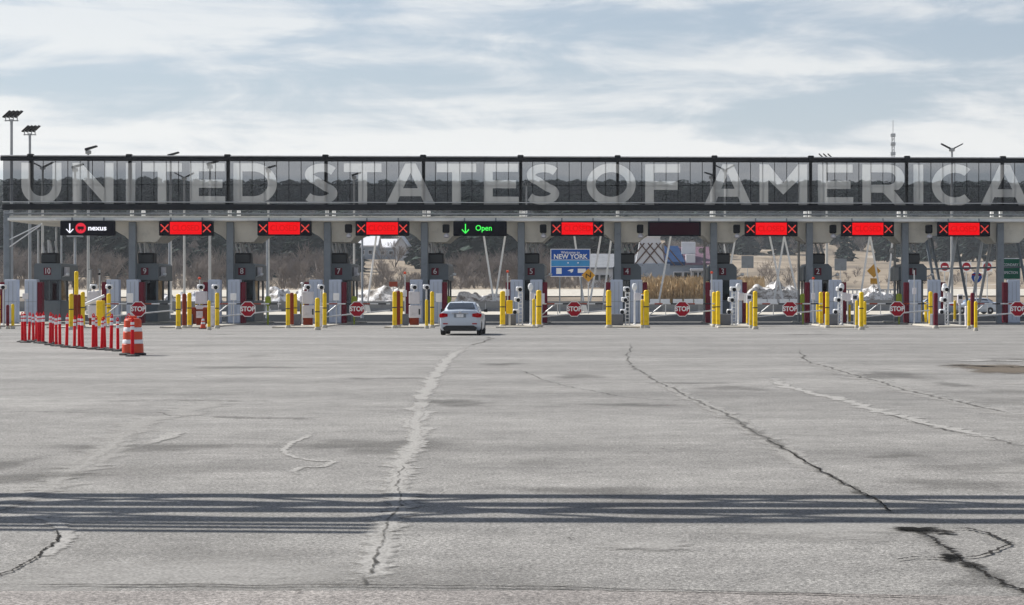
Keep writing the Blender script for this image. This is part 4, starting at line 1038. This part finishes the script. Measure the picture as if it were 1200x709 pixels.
# guard rail on the right bank
gr = thing('guard_rail', (at(965, 330, 262).x, 262, 0), 'pale slatted guard rail on the bank right of booth two', 'guard rail')
gx = at(1068, 330, 262).x - gr.location.x
for i in range(22):
    xx = gx * i / 21; g0 = terrain_z(gr.location.x + xx, 262); MB().box(xx - .08, xx + .08, 0, .15, g0 - .1, g0 + 1.25).build('post', M_['galvanised'], gr)
g0 = terrain_z(gr.location.x, 262); g1 = terrain_z(gr.location.x + gx, 262)
for q, th in ((1.15, .1), (.55, .09)):
    s_ = MB(); s_.add([(0, -.06, g0 + q - th), (gx, -.06, g1 + q - th), (gx, -.06, g1 + q + th), (0, -.06, g0 + q + th), (0, 0, g0 + q - th), (gx, 0, g1 + q - th), (gx, 0, g1 + q + th), (0, 0, g0 + q + th)], [(0, 1, 2, 3), (7, 6, 5, 4), (3, 2, 6, 7), (0, 4, 5, 1), (0, 3, 7, 4), (1, 5, 6, 2)]); s_.build('rail', M_['galvanised'], gr)

# rear canopy on slanted white struts
YR = 232
rc = thing('rear_canopy', (0, YR, 0), 'far canopy roof on slanted white struts behind the booths', 'canopy')
ra, rb_ = at(395, 270, YR).x, at(1075, 270, YR).x
MB().bbox(ra, rb_, -3, 9, 9.25, 9.7, .1).build('roof_slab', M_['canopy_white'], rc)
for xt, yt_, xb, yb in ((567, 277, 577, 342), (592, 277, 583, 335), (673, 277, 682, 340), (704, 277, 694.5, 335), (715, 290, 708, 346), (786, 277, 777, 326), (862, 277, 857, 306), (902, 277, 908, 306), (919, 277, 908, 346), (920, 282, 929, 322), (1019, 277, 1011, 330), (1020, 278, 1026, 312), (1046, 277, 1040, 348), (441, 277, 433, 338)):
    sl = (xb - xt) / (yb - yt_)
    a, c = at(xt + sl * (268 - yt_), 268, YR), at(xt + sl * (364 - yt_), 364, YR)
    s_ = sm(); s_.tube((a.x, 0, 9.3), (c.x, 0, -.1), .11, n=8); s_.build('strut', M_['white_paint'], rc)
# right-hand membrane canopy
YM = 150
rc = thing('membrane_canopy', (at(1070, 272, YM).x, YM, 0), 'rounded white canopy on V struts behind booth one', 'canopy')
zr = CZ + (HY - 271) * YM / F
s_ = sm(); s_.tube((.6, 0, zr - .1), (6.2, 0, zr + .2), .2, n=14); s_.build('edge_tube', M_['white_paint'], rc)
MB().loft([[(.2, 0, zr - .35), (6.8, 0, zr - .1), (22, .2, zr + .2), (22, .2, zr + .4), (6.8, 0, zr + .12), (.2, 0, zr - .25)], [(.2, 9, zr + .2), (6.8, 9, zr + .5), (22, 9, zr + .6), (22, 9, zr + .8), (6.8, 9, zr + .7), (.2, 9, zr + .4)]]).build('roof_skin', M_['soffit'], rc)
for i, (x0, x1, yy) in enumerate(((1.0, 2.2, 1), (3.4, 2.5, 1), (2.2, 3.4, 6), (5.4, 4.4, 1), (3.9, 5.1, 5), (6.6, 5.4, 4), (8.0, 9.2, 2), (10.4, 9.4, 2), (11.6, 12.4, 5))):
    s_ = sm(); s_.tube((x0, yy, zr), (x1, yy, 0), .11, n=8); s_.build('strut', M_['pole_grey' if i % 2 else 'steel_grey'], rc)
s_ = sm(); s_.tube((-.5, 3, 3.6), (14, 3, 3.9), .07, n=6); s_.build('tie_beam', M_['steel_grey'], rc)

# parked vehicles far right
make_car((at(1121, 360, 176).x, 176, 0), R(70), 'far white car parked beneath the canopy at the right', 'parked cars at the right')
make_car((at(1168, 360, 182).x, 182, 0), R(100), 'far pale car half hidden beside the green sign', 'parked cars at the right')

# light poles ---------------------------------------------------------
def light_pole(px, ytop, kind, label, n_heads=3, flip=1, H=15.0, low=False):
    Y = F * (H - CZ) / (HY - ytop); p = at(px, 300, Y); g0 = terrain_z(p.x, Y)
    t = thing('light_pole', (p.x, Y, g0), label, 'light pole', 'flood light poles')
    s_ = sm(); s_.lathe((0, 0, 0), [(.26, 0), (.26, .3), (.13, .32), (.095, H - g0 - .5)], 12); s_.build('shaft', M_['pole_grey'], t)
    z = H - g0 - .45
    if kind == 'bank':
        s_ = sm(); s_.tube((-.5, 0, z - .15), (.5, 0, z - .15), .04, n=6)
        for i in range(n_heads): s_.tube((-.42 + .84 * i / (n_heads - 1), 0, z - .2), (-.42 + .84 * i / (n_heads - 1), -.05, z + .2), .04, n=6)
        s_.build('crossbar', M_['pole_grey'], t)
        for i in range(n_heads):
            xx = -.42 + .84 * i / (n_heads - 1)
            b = MB(); b.loft([[(xx - .16 * flip, -.3, z + .06), (xx - .16 * flip, .3, z + .06), (xx - .16 * flip, .3, z + .13), (xx - .16 * flip, -.3, z + .13)], [(xx + .34 * flip, -.3, z + .52), (xx + .34 * flip, .3, z + .52), (xx + .34 * flip, .3, z + .59), (xx + .34 * flip, -.3, z + .59)]]); b.build('flood_head', M_['rail_dark'], t)
    elif kind == 'single':
        b = MB(); b.loft([[(-.25 * flip, -.3, z + .05), (-.25 * flip, .3, z + .05), (-.25 * flip, .3, z + .2), (-.25 * flip, -.3, z + .25)], [(.75 * flip, -.3, z + .40), (.75 * flip, .3, z + .40), (.75 * flip, .3, z + .52), (.75 * flip, -.3, z + .52)]]); b.build('flood_head', M_['rail_dark'], t)
        b = MB(); b.bbox(-.25, .25, -.14, .14, z - .25, z + .08, .05); b.build('bracket', M_['pole_grey'], t)
    else:
        for s in (-1, 1):
            b = MB(); b.loft([[(s * .15, -.25, z), (s * .15, .25, z), (s * .15, .25, z + .12), (s * .15, -.25, z + .12)], [(s * .95, -.25, z + .42), (s * .95, .25, z + .42), (s * .95, .25, z + .52), (s * .95, -.25, z + .52)]]); b.build('flood_head', M_['rail_dark'], t)
        b = MB(); b.bbox(-.25, .25, -.12, .12, z - .2, z + .12, .05); b.build('bracket', M_['pole_grey'], t)
light_pole(13.5, 134, 'bank', 'tallest light pole at the left edge with a bank of flood heads', 4)
light_pole(35, 151, 'bank', 'second tall light pole from the left with a bank of flood heads', 4)
light_pole(103.5, 173, 'single', 'light pole rising behind the letter N with one tilted head')
light_pole(200, 180, 'single', 'light pole rising behind the first letter T with one tilted head')
light_pole(50, 192, 'double', 'light pole seen through the glass behind the letter U', H=14)
light_pole(88, 194, 'single', 'light pole seen through the glass between letters U and N', H=14)
light_pole(216, 204, 'double', 'light pole seen through the glass just left of the first letter E', H=14)
light_pole(246, 190, 'single', 'light pole seen through the glass behind the first letter E', H=14)
light_pole(314.5, 195, 'single', 'light pole seen through the glass behind the letter D')
light_pole(415, 203, 'single', 'light pole seen through the glass behind the second letter T')
light_pole(617, 212, 'bank', 'light pole seen through the glass at the start of the second letter S', 4)
light_pole(833.5, 202, 'single', 'left of two light poles behind the A of AMERICA', flip=-1)
light_pole(849.5, 194, 'double', 'right of two light poles behind the A of AMERICA')
light_pole(969, 181, 'bank', 'light pole whose flood heads rise just above the screen behind the last letter E', 3, -1)
light_pole(1115.5, 168, 'double', 'light pole with two spread heads rising behind the letter C')
# slender signal masts under the canopy (with flat cap lights)
for px, pyt, Y, lab in ((88, 278, 150, 'thin pale post with a flat cap left of the nexus lane'), (198.5, 277, 150, 'thin pale post with a flat cap under the lane sign of booth nine'), (313, 277, 150, 'thin pale post with a flat cap under the lane sign of booth eight'), (424.5, 277, 150, 'thin pale post with a flat cap under the lane sign of booth seven')):
    a = at(px, pyt, Y); t = thing('post_light', (a.x, Y, 0), lab, 'lamp post', 'flat cap lamp posts')
    s_ = sm(); s_.lathe((0, 0, 0), [(.12, 0), (.08, .3), (.075, a.z)], 10); s_.build('shaft', M_['galvanised'], t)
    MB().bbox(-.55, .55, -.2, .2, a.z, a.z + .12, .03).build('cap_light', M_['pole_grey'], t)
for px, n_ in ((825.5, 3), (936, 2), (1048.5, 1)):
    a = at(px, 290, 122); t = thing('camera_mast', (a.x, 122, 0), 'slim mast with a ball camera left of booth ' + NW[n_], 'mast', 'ball camera masts')
    s_ = sm(); s_.lathe((0, 0, 0), [(.10, 0), (.08, .1), (.075, 4.9)], 10); s_.build('shaft', M_['pole_grey'], t)
    s_ = sm(); s_.lathe((-.2, -.1, 4.3), [(.03, -.16), (.12, -.12), (.17, 0), (.12, .13), (.03, .17)], 12); s_.build('ball_camera', M_['white_paint'], t)
    s_ = sm(); s_.tube((0, 0, 4.4), (-.2, -.1, 4.42), .03, n=6); s_.build('arm', M_['galvanised'], t)
# radio mast far away
Y = 900; a = at(1046.5, 141, Y); g0 = terrain_z(a.x, Y)
t = thing('radio_mast', (a.x, Y, g0), 'thin radio mast far away in the sky at the right', 'mast')
b = MB()
for s in ((-.6, -.35), (.6, -.35), (0, .7)): b.tube((s[0], s[1], 0), (s[0], s[1], a.z - g0 - 6), .14, n=5)
for i in range(22):
    z0, z1 = i * (a.z - g0 - 6) / 22, (i + 1) * (a.z - g0 - 6) / 22
    b.tube((-.6, -.35, z0), (.6, -.35, z1), .10, n=4).tube((.6, -.35, z0), (0, .7, z1), .10, n=4).tube((0, .7, z0), (-.6, -.35, z1), .10, n=4)
b.build('lattice', M_['pole_grey'], t)
b = MB(); b.tube((0, 0, a.z - g0 - 6), (0, 0, a.z - g0), .15, n=5); b.build('tip', M_['pole_grey'], t)
for q in (.99, .88, .76):
    MB().bbox(-1.1, 1.1, -.5, .5, (a.z - g0 - 6) * q - 1, (a.z - g0 - 6) * q + .6, .2).build('antenna_ring', M_['pole_grey'], t)

# ------------------------------------------------------------------ buildings
def gable(name, px0, px1, ybase, yeave, yridge, Y, dep, wall, roof, label, axis='x', wins=((.2, .35), (.65, .35))):
    a, c = at(px0, ybase, Y), at(px1, ybase, Y); w = c.x - a.x; g0 = terrain_z((a.x + c.x) / 2, Y)
    ze, zr_ = at(px0, yeave, Y).z - g0, at(px0, yridge, Y).z - g0
    t = thing(name, ((a.x + c.x) / 2, Y, g0), label, 'house'); h = w / 2
    if axis == 'x':                                   # ridge across the view
        MB().add([(-h, 0, -1), (h, 0, -1), (h, dep, -1), (-h, dep, -1), (-h, 0, ze), (h, 0, ze), (h, dep, ze), (-h, dep, ze), (-h, dep / 2, zr_), (h, dep / 2, zr_)],
                 [(0, 1, 5, 4), (2, 3, 7, 6), (1, 2, 6, 9, 5), (3, 0, 4, 8, 7), (4, 5, 9, 8), (6, 7, 8, 9)]).build('wall', M_[wall], t)
        for y0, y1 in ((-.5, dep / 2), (dep + .5, dep / 2)):
            MB().add([(-h - .5, y0, ze - .2), (h + .5, y0, ze - .2), (h + .5, y1, zr_ + .1), (-h - .5, y1, zr_ + .1), (-h - .5, y0, ze + .1), (h + .5, y0, ze + .1), (h + .5, y1, zr_ + .4), (-h - .5, y1, zr_ + .4)], [(0, 1, 2, 3), (4, 5, 6, 7), (0, 1, 5, 4), (1, 2, 6, 5), (2, 3, 7, 6), (3, 0, 4, 7)]).build('roof', M_[roof], t)
    else:
        MB().add([(-h, 0, -1), (h, 0, -1), (h, dep, -1), (-h, dep, -1), (-h, 0, ze), (h, 0, ze), (h, dep, ze), (-h, dep, ze), (0, 0, zr_), (0, dep, zr_)],
                 [(0, 1, 5, 8, 4), (2, 3, 7, 9, 6), (1, 2, 6, 5), (3, 0, 4, 7), (5, 6, 9, 8), (7, 4, 8, 9)]).build('wall', M_[wall], t)
        for s in (-1, 1):
            MB().add([(s * (h + .5), -.5, ze - .2), (s * (h + .5), dep + .5, ze - .2), (0, dep + .5, zr_ + .1), (0, -.5, zr_ + .1), (s * (h + .5), -.5, ze + .15), (s * (h + .5), dep + .5, ze + .15), (0, dep + .5, zr_ + .45), (0, -.5, zr_ + .45)], [(0, 1, 2, 3), (4, 5, 6, 7), (0, 1, 5, 4), (1, 2, 6, 5), (2, 3, 7, 6), (3, 0, 4, 7)]).build('roof', M_[roof], t)
    for q, zq in wins:
        xx = -h + w * q; ww = min(.9, w * .12); wn_ = MB().bbox(xx - ww, xx + ww, -.08, .1, ze * zq, ze * zq + max(1.2, ze * .3), .03).build('window', M_['house_white'], t)
        MB().box(xx - ww * .8, xx + ww * .8, -.1, -.085, ze * zq + .15, ze * zq + max(1.2, ze * .3) - .15).build('pane', M_['window_glass'], wn_)
    return t, w, ze, zr_
gable('farm_house', 421, 441, 300, 288, 277, 560, 9, 'house_grey', 'roof_snow', 'far house with a snowy roof between booths seven and six')
gable('farm_house', 444, 466, 301, 290, 281, 575, 9, 'house_grey', 'roof_snow', 'long far shed with snow on its roof left of booth six')
gable('farm_house', 464, 476, 302, 288, 278, 545, 9, 'house_white', 'roof_snow', 'far white gabled house nearest booth six', 'y', ((.5, .3),))
gable('store_shed', 690, 752, 331, 314, 299, 330, 16, 'house_white', 'roof_grey', 'white shed with grey roof behind booth four', 'x', ((.1, .3), (.3, .3)))
# tapered white hall with brown diagonal lattice
Y = 315
t = thing('lattice_hall', (at(762, 330, Y).x, Y, terrain_z(at(762, 330, Y).x, Y)), 'tapered white hall with brown diagonal lattice right of booth four', 'building')
g0 = t.location.z
zt_ = at(760, 278, Y).z - g0; zm = at(760, 309, Y).z - g0
hb_, ht_ = 17 * Y / F, 11.5 * Y / F
MB().loft([[(-hb_, 0, zm), (hb_, 0, zm), (hb_, 9, zm), (-hb_, 9, zm)], [(-ht_, .4, zt_), (ht_, .4, zt_), (ht_, 8.6, zt_), (-ht_, 8.6, zt_)]]).build('upper_wall', M_['house_white'], t)
MB().bbox(-hb_ - .2, hb_ + .8, -.2, 9.2, -1, zm, .05).build('lower_wall', M_['house_grey'], t)
for i in range(-3, 4):
    for s in (-1, 1):
        x0 = i * 1.25; x1 = x0 + s * 2.6
        p0, p1 = Vector((x0 - s * 1.3, -.12, zm - .3)), Vector((x0 + s * 1.6, .28, zm + (zt_ - zm) * .78))
        if abs(p1.x) > hb_: continue
        b = MB(); b.tube(p0, p1, .12, n=4); b.build('lattice_bar', M_['lattice_brown'], t)
MB().bbox(-ht_ - .1, ht_ + .1, .2, 8.8, zt_, zt_ + .3, .05).build('roof', M_['roof_snow'], t)
# coloured shop
t, w, ze, zr_ = gable('shop_building', 783, 829, 332, 309, 291, 330, 12, 'house_grey', 'roof_mauve', 'shop with blue and mauve roof and a white panel on top', 'x', ((.25, .35), (.5, .35), (.75, .35)))
h = w / 2
MB().add([(-h - .5, -.75, ze - .3), (-h * .15, -.75, ze - .3), (-h * .45, 6 - .3, zr_ + .25), (-h - .5, 6 - .3, zr_ + .25), (-h - .5, -.75, ze + .3), (-h * .15, -.75, ze + .3), (-h * .45, 6 - .3, zr_ + .55), (-h - .5, 6 - .3, zr_ + .55)], [(0, 1, 2, 3), (4, 5, 6, 7), (0, 1, 5, 4), (1, 2, 6, 5), (2, 3, 7, 6), (3, 0, 4, 7)]).build('blue_roof', M_['roof_blue'], t)
MB().bbox(-h * .3, h * .42, 2.0, 2.4, zr_ - .9, zr_ + 1.1, .05).build('white_panel', M_['house_white'], t)
MB().bbox(-h * .1, h * .38, -.4, 1.5, ze + .1, ze + 1.5, .05).build('dormer', M_['house_white'], t)
MB().bbox(h * .1, h + .5, -2.0, -.1, ze - 1.2, ze - .8, .05).build('porch_roof', M_['house_white'], t)
for q in (.15, .5, .95): MB().box(h * q - .08, h * q + .08, -1.9, -1.74, 0, ze - 1.2).build('porch_post', M_['house_white'], t)

# ------------------------------------------------------------------ vegetation
def conifer_geo(rnd, H, W, k=15, nb=9):
    b = MB(); b.tube((0, 0, 0), (0, 0, H * .97), H * .012, .02, n=4)
    for i in range(k):
        t = i / (k - 1); z = H * (.10 + .87 * t)
        rr = W * (1 - t) ** .85 * rnd.uniform(.75, 1.15) + .15
        for j in range(nb):
            a = 2 * math.pi * (j + rnd.random() * .8) / nb + i; r = rr * rnd.uniform(.65, 1.2); dz = -r * rnd.uniform(.15, .45)
            c, s = math.cos(a), math.sin(a); hw_ = r * rnd.uniform(.20, .34); m_ = .55
            zz_ = z + rnd.uniform(-.03, .03) * H
            b.add([(0, 0, zz_ + .12 * r), (c * r * m_ - s * hw_, s * r * m_ + c * hw_, zz_ + dz * .4), (c * r, s * r, zz_ + dz), (c * r * m_ + s * hw_, s * r * m_ - c * hw_, zz_ + dz * .4 - .15 * r)], [(0, 1, 2), (0, 2, 3)])
            if rnd.random() < .6:
                b.add([(c * r * .3, s * r * .3, zz_), (c * r * .8, s * r * .8, zz_ + dz - r * .25), (c * r * .95, s * r * .95, zz_ + dz * .8)], [(0, 1, 2)])
    return b
def bare_geo(rnd, H, spread=.5, depth=5, nmin=3):
    b = MB()
    def br(p, d, L_, r, lv):
        q = p + d * L_; b.tube(p, q, r, r * .62, n=4 if lv < 2 else 3)
        if lv >= depth: return
        for i in range(nmin if lv else nmin + 2):
            ax = Vector((rnd.uniform(-1, 1), rnd.uniform(-1, 1), rnd.uniform(-.2, .5)))
            nd = (d + ax * spread * 1.3); nd.z += .12; nd.normalize()
            t = rnd.uniform(.45, 1.0)
            br(p + d * L_ * t, nd, L_ * rnd.uniform(.55, .82), max(r * .58, H * .0011), lv + 1)
    br(Vector((0, 0, -.2)), Vector((rnd.uniform(-.06, .06), rnd.uniform(-.06, .06), 1)), H * .30, H * .014, 0)
    return b
rv = random.Random(11)
CON = [conifer_geo(rv, 1.0, rv.uniform(.16, .26), 15, 9) for _ in range(5)]
BARE = [bare_geo(rv, 1.0, rv.uniform(.45, .7), 4, 4) for _ in range(5)]
BRUSH = [bare_geo(rv, 1.0, .75, 3, 4) for _ in range(4)]
def merge(parts, name, matname, label, cat, kind='stuff'):
    V, Fc = [], []
    for geo, (x, y, z), sc, sw, rot in parts:
        c, s = math.cos(rot), math.sin(rot); o = len(V)
        V.extend([(x + (vx * c - vy * s) * sw, y + (vx * s + vy * c) * sw, z + vz * sc) for vx, vy, vz in geo.v])
        Fc.extend([tuple(i + o for i in f) for f in geo.f])
    me = bpy.data.meshes.new(name); me.from_pydata(V, [], Fc); me.materials.append(M_[matname])
    return tag(mobj(name, me), label, cat, kind=kind)
def inframe(x, y, mrg=1.06):
    px = PX + F * ((x * math.cos(YAW) - y * math.sin(YAW)) / (x * math.sin(YAW) + y * math.cos(YAW)))
    return -1200 * (mrg - 1) < px < 1200 * mrg, px
far_c, far_b, brush = [], [], []
while len(far_c) < 1500:
    y = rv.uniform(430, 960); x = rv.uniform(-.40, .26) * y
    if rv.random() < .45: y = rv.uniform(800, 960); x = rv.uniform(-.40, .26) * y
    ok, px = inframe(x, y, 1.12)
    if not ok: continue
    if 740 < px and y < 640: continue
    if 410 < px < 485 and y < 600: continue
    if rv.random() < .35 - .9 * noise.noise((x / 70, y / 90, 4)): continue
    H = rv.uniform(9, 16) * (.9 + .4 * noise.noise((x / 60, y / 60, 0)))
    lim = rv.uniform(207, 216) if px < 190 else rv.uniform(214, 224)        # height of the wood's skyline
    H = min(H, CZ + (HY - lim) * y / F - terrain_z(x, y))
    if H < 4: continue
    far_c.append((rv.choice(CON), (x, y, terrain_z(x, y)), H, H * rv.uniform(.9, 1.5), rv.uniform(0, 6.28)))
for i in range(900):                                     # the close-grown crest of the wood
    y = rv.uniform(905, 965); x = (-.36 + .60 * (i + rv.random()) / 900) * y; H = CZ + (HY - rv.uniform(210, 221)) * y / F - terrain_z(x, y)
    far_c.append((rv.choice(CON), (x, y, terrain_z(x, y)), H, H * rv.uniform(1.1, 1.7), rv.uniform(0, 6.28)))
merge(far_c, 'evergreen_forest', 'needles', 'dark evergreen forest covering the rising ground far behind', 'forest')
while len(far_b) < 700:
    y = rv.uniform(315, 660) if rv.random() < .8 else rv.uniform(600, 900); x = rv.uniform(-.40, .26) * y
    ok, px = inframe(x, y, 1.1)
    if not ok: continue
    if px > 640 and y < 480 and not (px < 735): continue
    if px > 840 and y < 660: continue
    if 405 < px < 485 and y < 570 and rv.random() < .7: continue
    H = rv.uniform(7, 13)
    far_b.append((rv.choice(BARE), (x, y, terrain_z(x, y)), H, H * rv.uniform(.9, 1.25), rv.uniform(0, 6.28)))
merge(far_b, 'bare_wood', 'twig', 'leafless grey brown wood on the slope behind the booths', 'wood')
while len(brush) < 1300:
    y = rv.uniform(292, 430); x = rv.uniform(-.40, .26) * y
    ok, px = inframe(x, y, 1.1)
    if not ok or (px > 735 and (rv.random() < .8 or px < 860 or y < 330)): continue
    if 405 < px < 485 and y > 405: continue
    H = rv.uniform(1.5, 4.2)
    brush.append((rv.choice(BRUSH), (x, y, terrain_z(x, y)), H, H * rv.uniform(.9, 1.5), rv.uniform(0, 6.28)))
merge(brush, 'brushwood', 'twig', 'tangled grey brown brush along the pale road', 'brush')
# reeds
rb2 = MB()
for i in range(9000):
    grp = rv.random()
    px = rv.uniform(740, 836) if grp < .72 else rv.uniform(862, 894)
    Y = rv.uniform(243, 262); p = at(px, 340, Y); z = terrain_z(p.x, Y); h = rv.uniform(1.5, 3.1) * (1.0 + .25 * noise.noise((p.x * .4, Y * .4, 2)))
    a = rv.uniform(0, 3.14); w = rv.uniform(.012, .03); dx, dy = math.cos(a) * w, math.sin(a) * w; lx, ly = rv.uniform(-.35, .35), rv.uniform(-.35, .35)
    rb2.add([(p.x - dx, Y - dy, z), (p.x + dx, Y + dy, z), (p.x + lx * .6 + dx * 1.2, Y + ly * .6 + dy * 1.2, z + h * .75), (p.x + lx * .6 - dx * 1.2, Y + ly * .6 - dy * 1.2, z + h * .75), (p.x + lx, Y + ly, z + h), (p.x + lx * .6 + dx * 5, Y + ly * .6 + dy * 5, z + h * .86), (p.x + lx * .6 - dx * 5, Y + ly * .6 - dy * 5, z + h * .86)], [(0, 1, 2, 3), (3, 2, 5, 4, 6)])
tag(rb2.build('reed_bed', M_['reed'], None, False), 'golden brown reeds growing right of booth four', 'reeds', kind='stuff')

# individual trees that stand out
def bare_tree(px, ytop, Y, seed, label, spread=.5, group='bare trees near the road'):
    r_ = random.Random(seed); a = at(px, ytop, Y); g0 = terrain_z(a.x, Y); H = a.z - g0
    t = thing('bare_tree', (a.x, Y, g0), label, 'tree', group)
    b = bare_geo(r_, H, spread, 5, 3)
    k = 8; tr = MB(); tr.v = b.v[:k]; tr.f = [f for f in b.f if max(f) < k]; tr.build('trunk', M_['bark'], t, False)
    b.build('crown', M_['twig'], t, False)
for i, (px, yt, Y, lab) in enumerate(((330, 288, 300, 'bare leafless tree just right of booth eight'), (358, 292, 296, 'bare leafless tree left of booth seven'), (448, 290, 300, 'bare leafless tree right of booth seven'), (470, 296, 298, 'bare leafless tree just left of booth six'),
      (240, 290, 305, 'bare leafless tree left of booth eight'), (205, 285, 310, 'bare leafless tree right of booth nine'), (130, 280, 310, 'bare leafless tree left of booth nine'), (545, 285, 330, 'bare leafless tree above the white sedan'), (606, 285, 330, 'bare leafless tree left of booth five'), (640, 288, 340, 'bare leafless tree behind the blue welcome sign'),
      (903, 287, 275, 'bare leafless shrub-like tree behind the large snow pile'), (925, 292, 280, 'bare leafless tree left of booth two'), (890, 296, 285, 'bare leafless tree right of booth three'))):
    bare_tree(px, yt, Y, 50 + i, lab, .6 if px > 850 else .5)
def ever_tree(px, ytop, Y, wd, seed, label):
    r_ = random.Random(seed); a = at(px, ytop, Y); g0 = terrain_z(a.x, Y); H = a.z - g0
    t = thing('evergreen_tree', (a.x, Y, g0), label, 'tree', 'evergreens standing out behind the screen')
    b = MB(); b.tube((0, 0, -.2), (0, 0, H * .5), H * .014, H * .008, n=8); b.build('trunk', M_['bark'], t, False)
    c = conifer_geo(r_, H, wd, 22, 12); c.build('crown', M_['needles'], t, False)
for i, (px, yt, Y, w, lab) in enumerate(((6, 213, 420, 4.5, 'dark evergreen at the left edge seen through the screen'), (24, 212, 430, 4.0, 'dark evergreen seen through the glass left of the letter U'), (46, 206, 420, 4.6, 'dark evergreen seen through the middle of the letter U'), (78, 214, 425, 4.2, 'dark evergreen seen between the letters U and N'),
      (100, 217, 440, 4.0, 'dark evergreen seen at the left stem of the letter N'), (121, 212, 430, 4.0, 'dark evergreen seen at the right stem of the letter N'), (139, 211, 420, 4.6, 'dark evergreen seen between the letters N and I'), (178, 217, 450, 4.5, 'dark evergreen seen behind the first letter T'),
      (62, 222, 415, 3.6, 'lower dark evergreen seen at the right side of the letter U'), (160, 220, 445, 4.0, 'dark evergreen seen behind the letter I of UNITED'),
      (250, 262, 400, 4.5, 'dark evergreen below the canopy left of booth eight'), (345, 262, 410, 4.5, 'dark evergreen below the canopy right of booth eight'), (150, 265, 400, 4.0, 'dark evergreen below the canopy left of booth nine'), (575, 275, 420, 4.0, 'dark evergreen between the V struts behind the sedan'),
      (1040, 210, 640, 5.0, 'dark evergreen seen inside the letter R'), (1112, 206, 640, 5.5, 'dark evergreen seen inside the letter C'), (1140, 208, 650, 5, 'dark evergreen seen at the right tip of the letter C'), (1175, 210, 650, 5.5, 'dark evergreen seen inside the last letter A'))):
    ever_tree(px, yt, Y, w, 200 + i, lab)

# ------------------------------------------------------------------ overhead sign gantry whose shadow crosses the foreground
gt = thing('sign_gantry', (0, 19.1, 0), 'overhead truss gantry whose shadow crosses the road', 'gantry', None, R(-3.2))
CH = [(.1, 6.5), (-.55, 6.1), (.55, 6.1), (-.55, 7.3), (.55, 7.3)]
for y, z in CH:
    s_ = sm(); s_.tube((-19, y, z), (16, y, z), .145, n=10); s_.build('chord', M_['galvanised'], gt)
k = 0; x = -19
while x < 15.4:
    x2 = x + 2.5
    for (y0, z0), (y1, z1) in (((-.55, 6.1), (-.55, 7.3)), ((.55, 6.1), (.55, 7.3)), ((-.55, 7.3), (.55, 7.3)), ((-.55, 6.1), (.55, 6.1))):
        s_ = sm(); s_.tube((x, y0, z0) if k % 2 else (x, y1, z1), (x2, y1, z1) if k % 2 else (x2, y0, z0), .06, n=6); s_.build('web_bar', M_['galvanised'], gt)
    x = x2; k += 1
for x in (-19, 16):
    for y in (-.55, .55):
        s_ = sm(); s_.tube((x, y, 0), (x, y, 7.5), .16, n=10); s_.build('leg', M_['galvanised'], gt)
for i, (y, z) in enumerate(((-1.42, 6.3), (-1.62, 6.3), (-1.84, 6.35))):
    s_ = sm(); s_.tube((-17, y + .4, z), (-7.6, y, z), .07, n=6); s_.build('catwalk_rail', M_['galvanised'], gt)

# ------------------------------------------------------------------ haze
m, n, l, p = nt('haze'); n.remove(p)
v = n.new('ShaderNodeVolumePrincipled'); v.inputs['Color'].default_value = (.86, .92, 1.0, 1); v.inputs['Density'].default_value = .00015; v.inputs['Anisotropy'].default_value = .2
l.new(v.outputs[0], n['Material Output'].inputs['Volume'])
hz = MB().box(-2700, 2700, -320, 4600, -1.2, 110).build('haze', m)
tag(hz, 'thin pale haze in the air over the whole place', 'haze', kind='stuff')
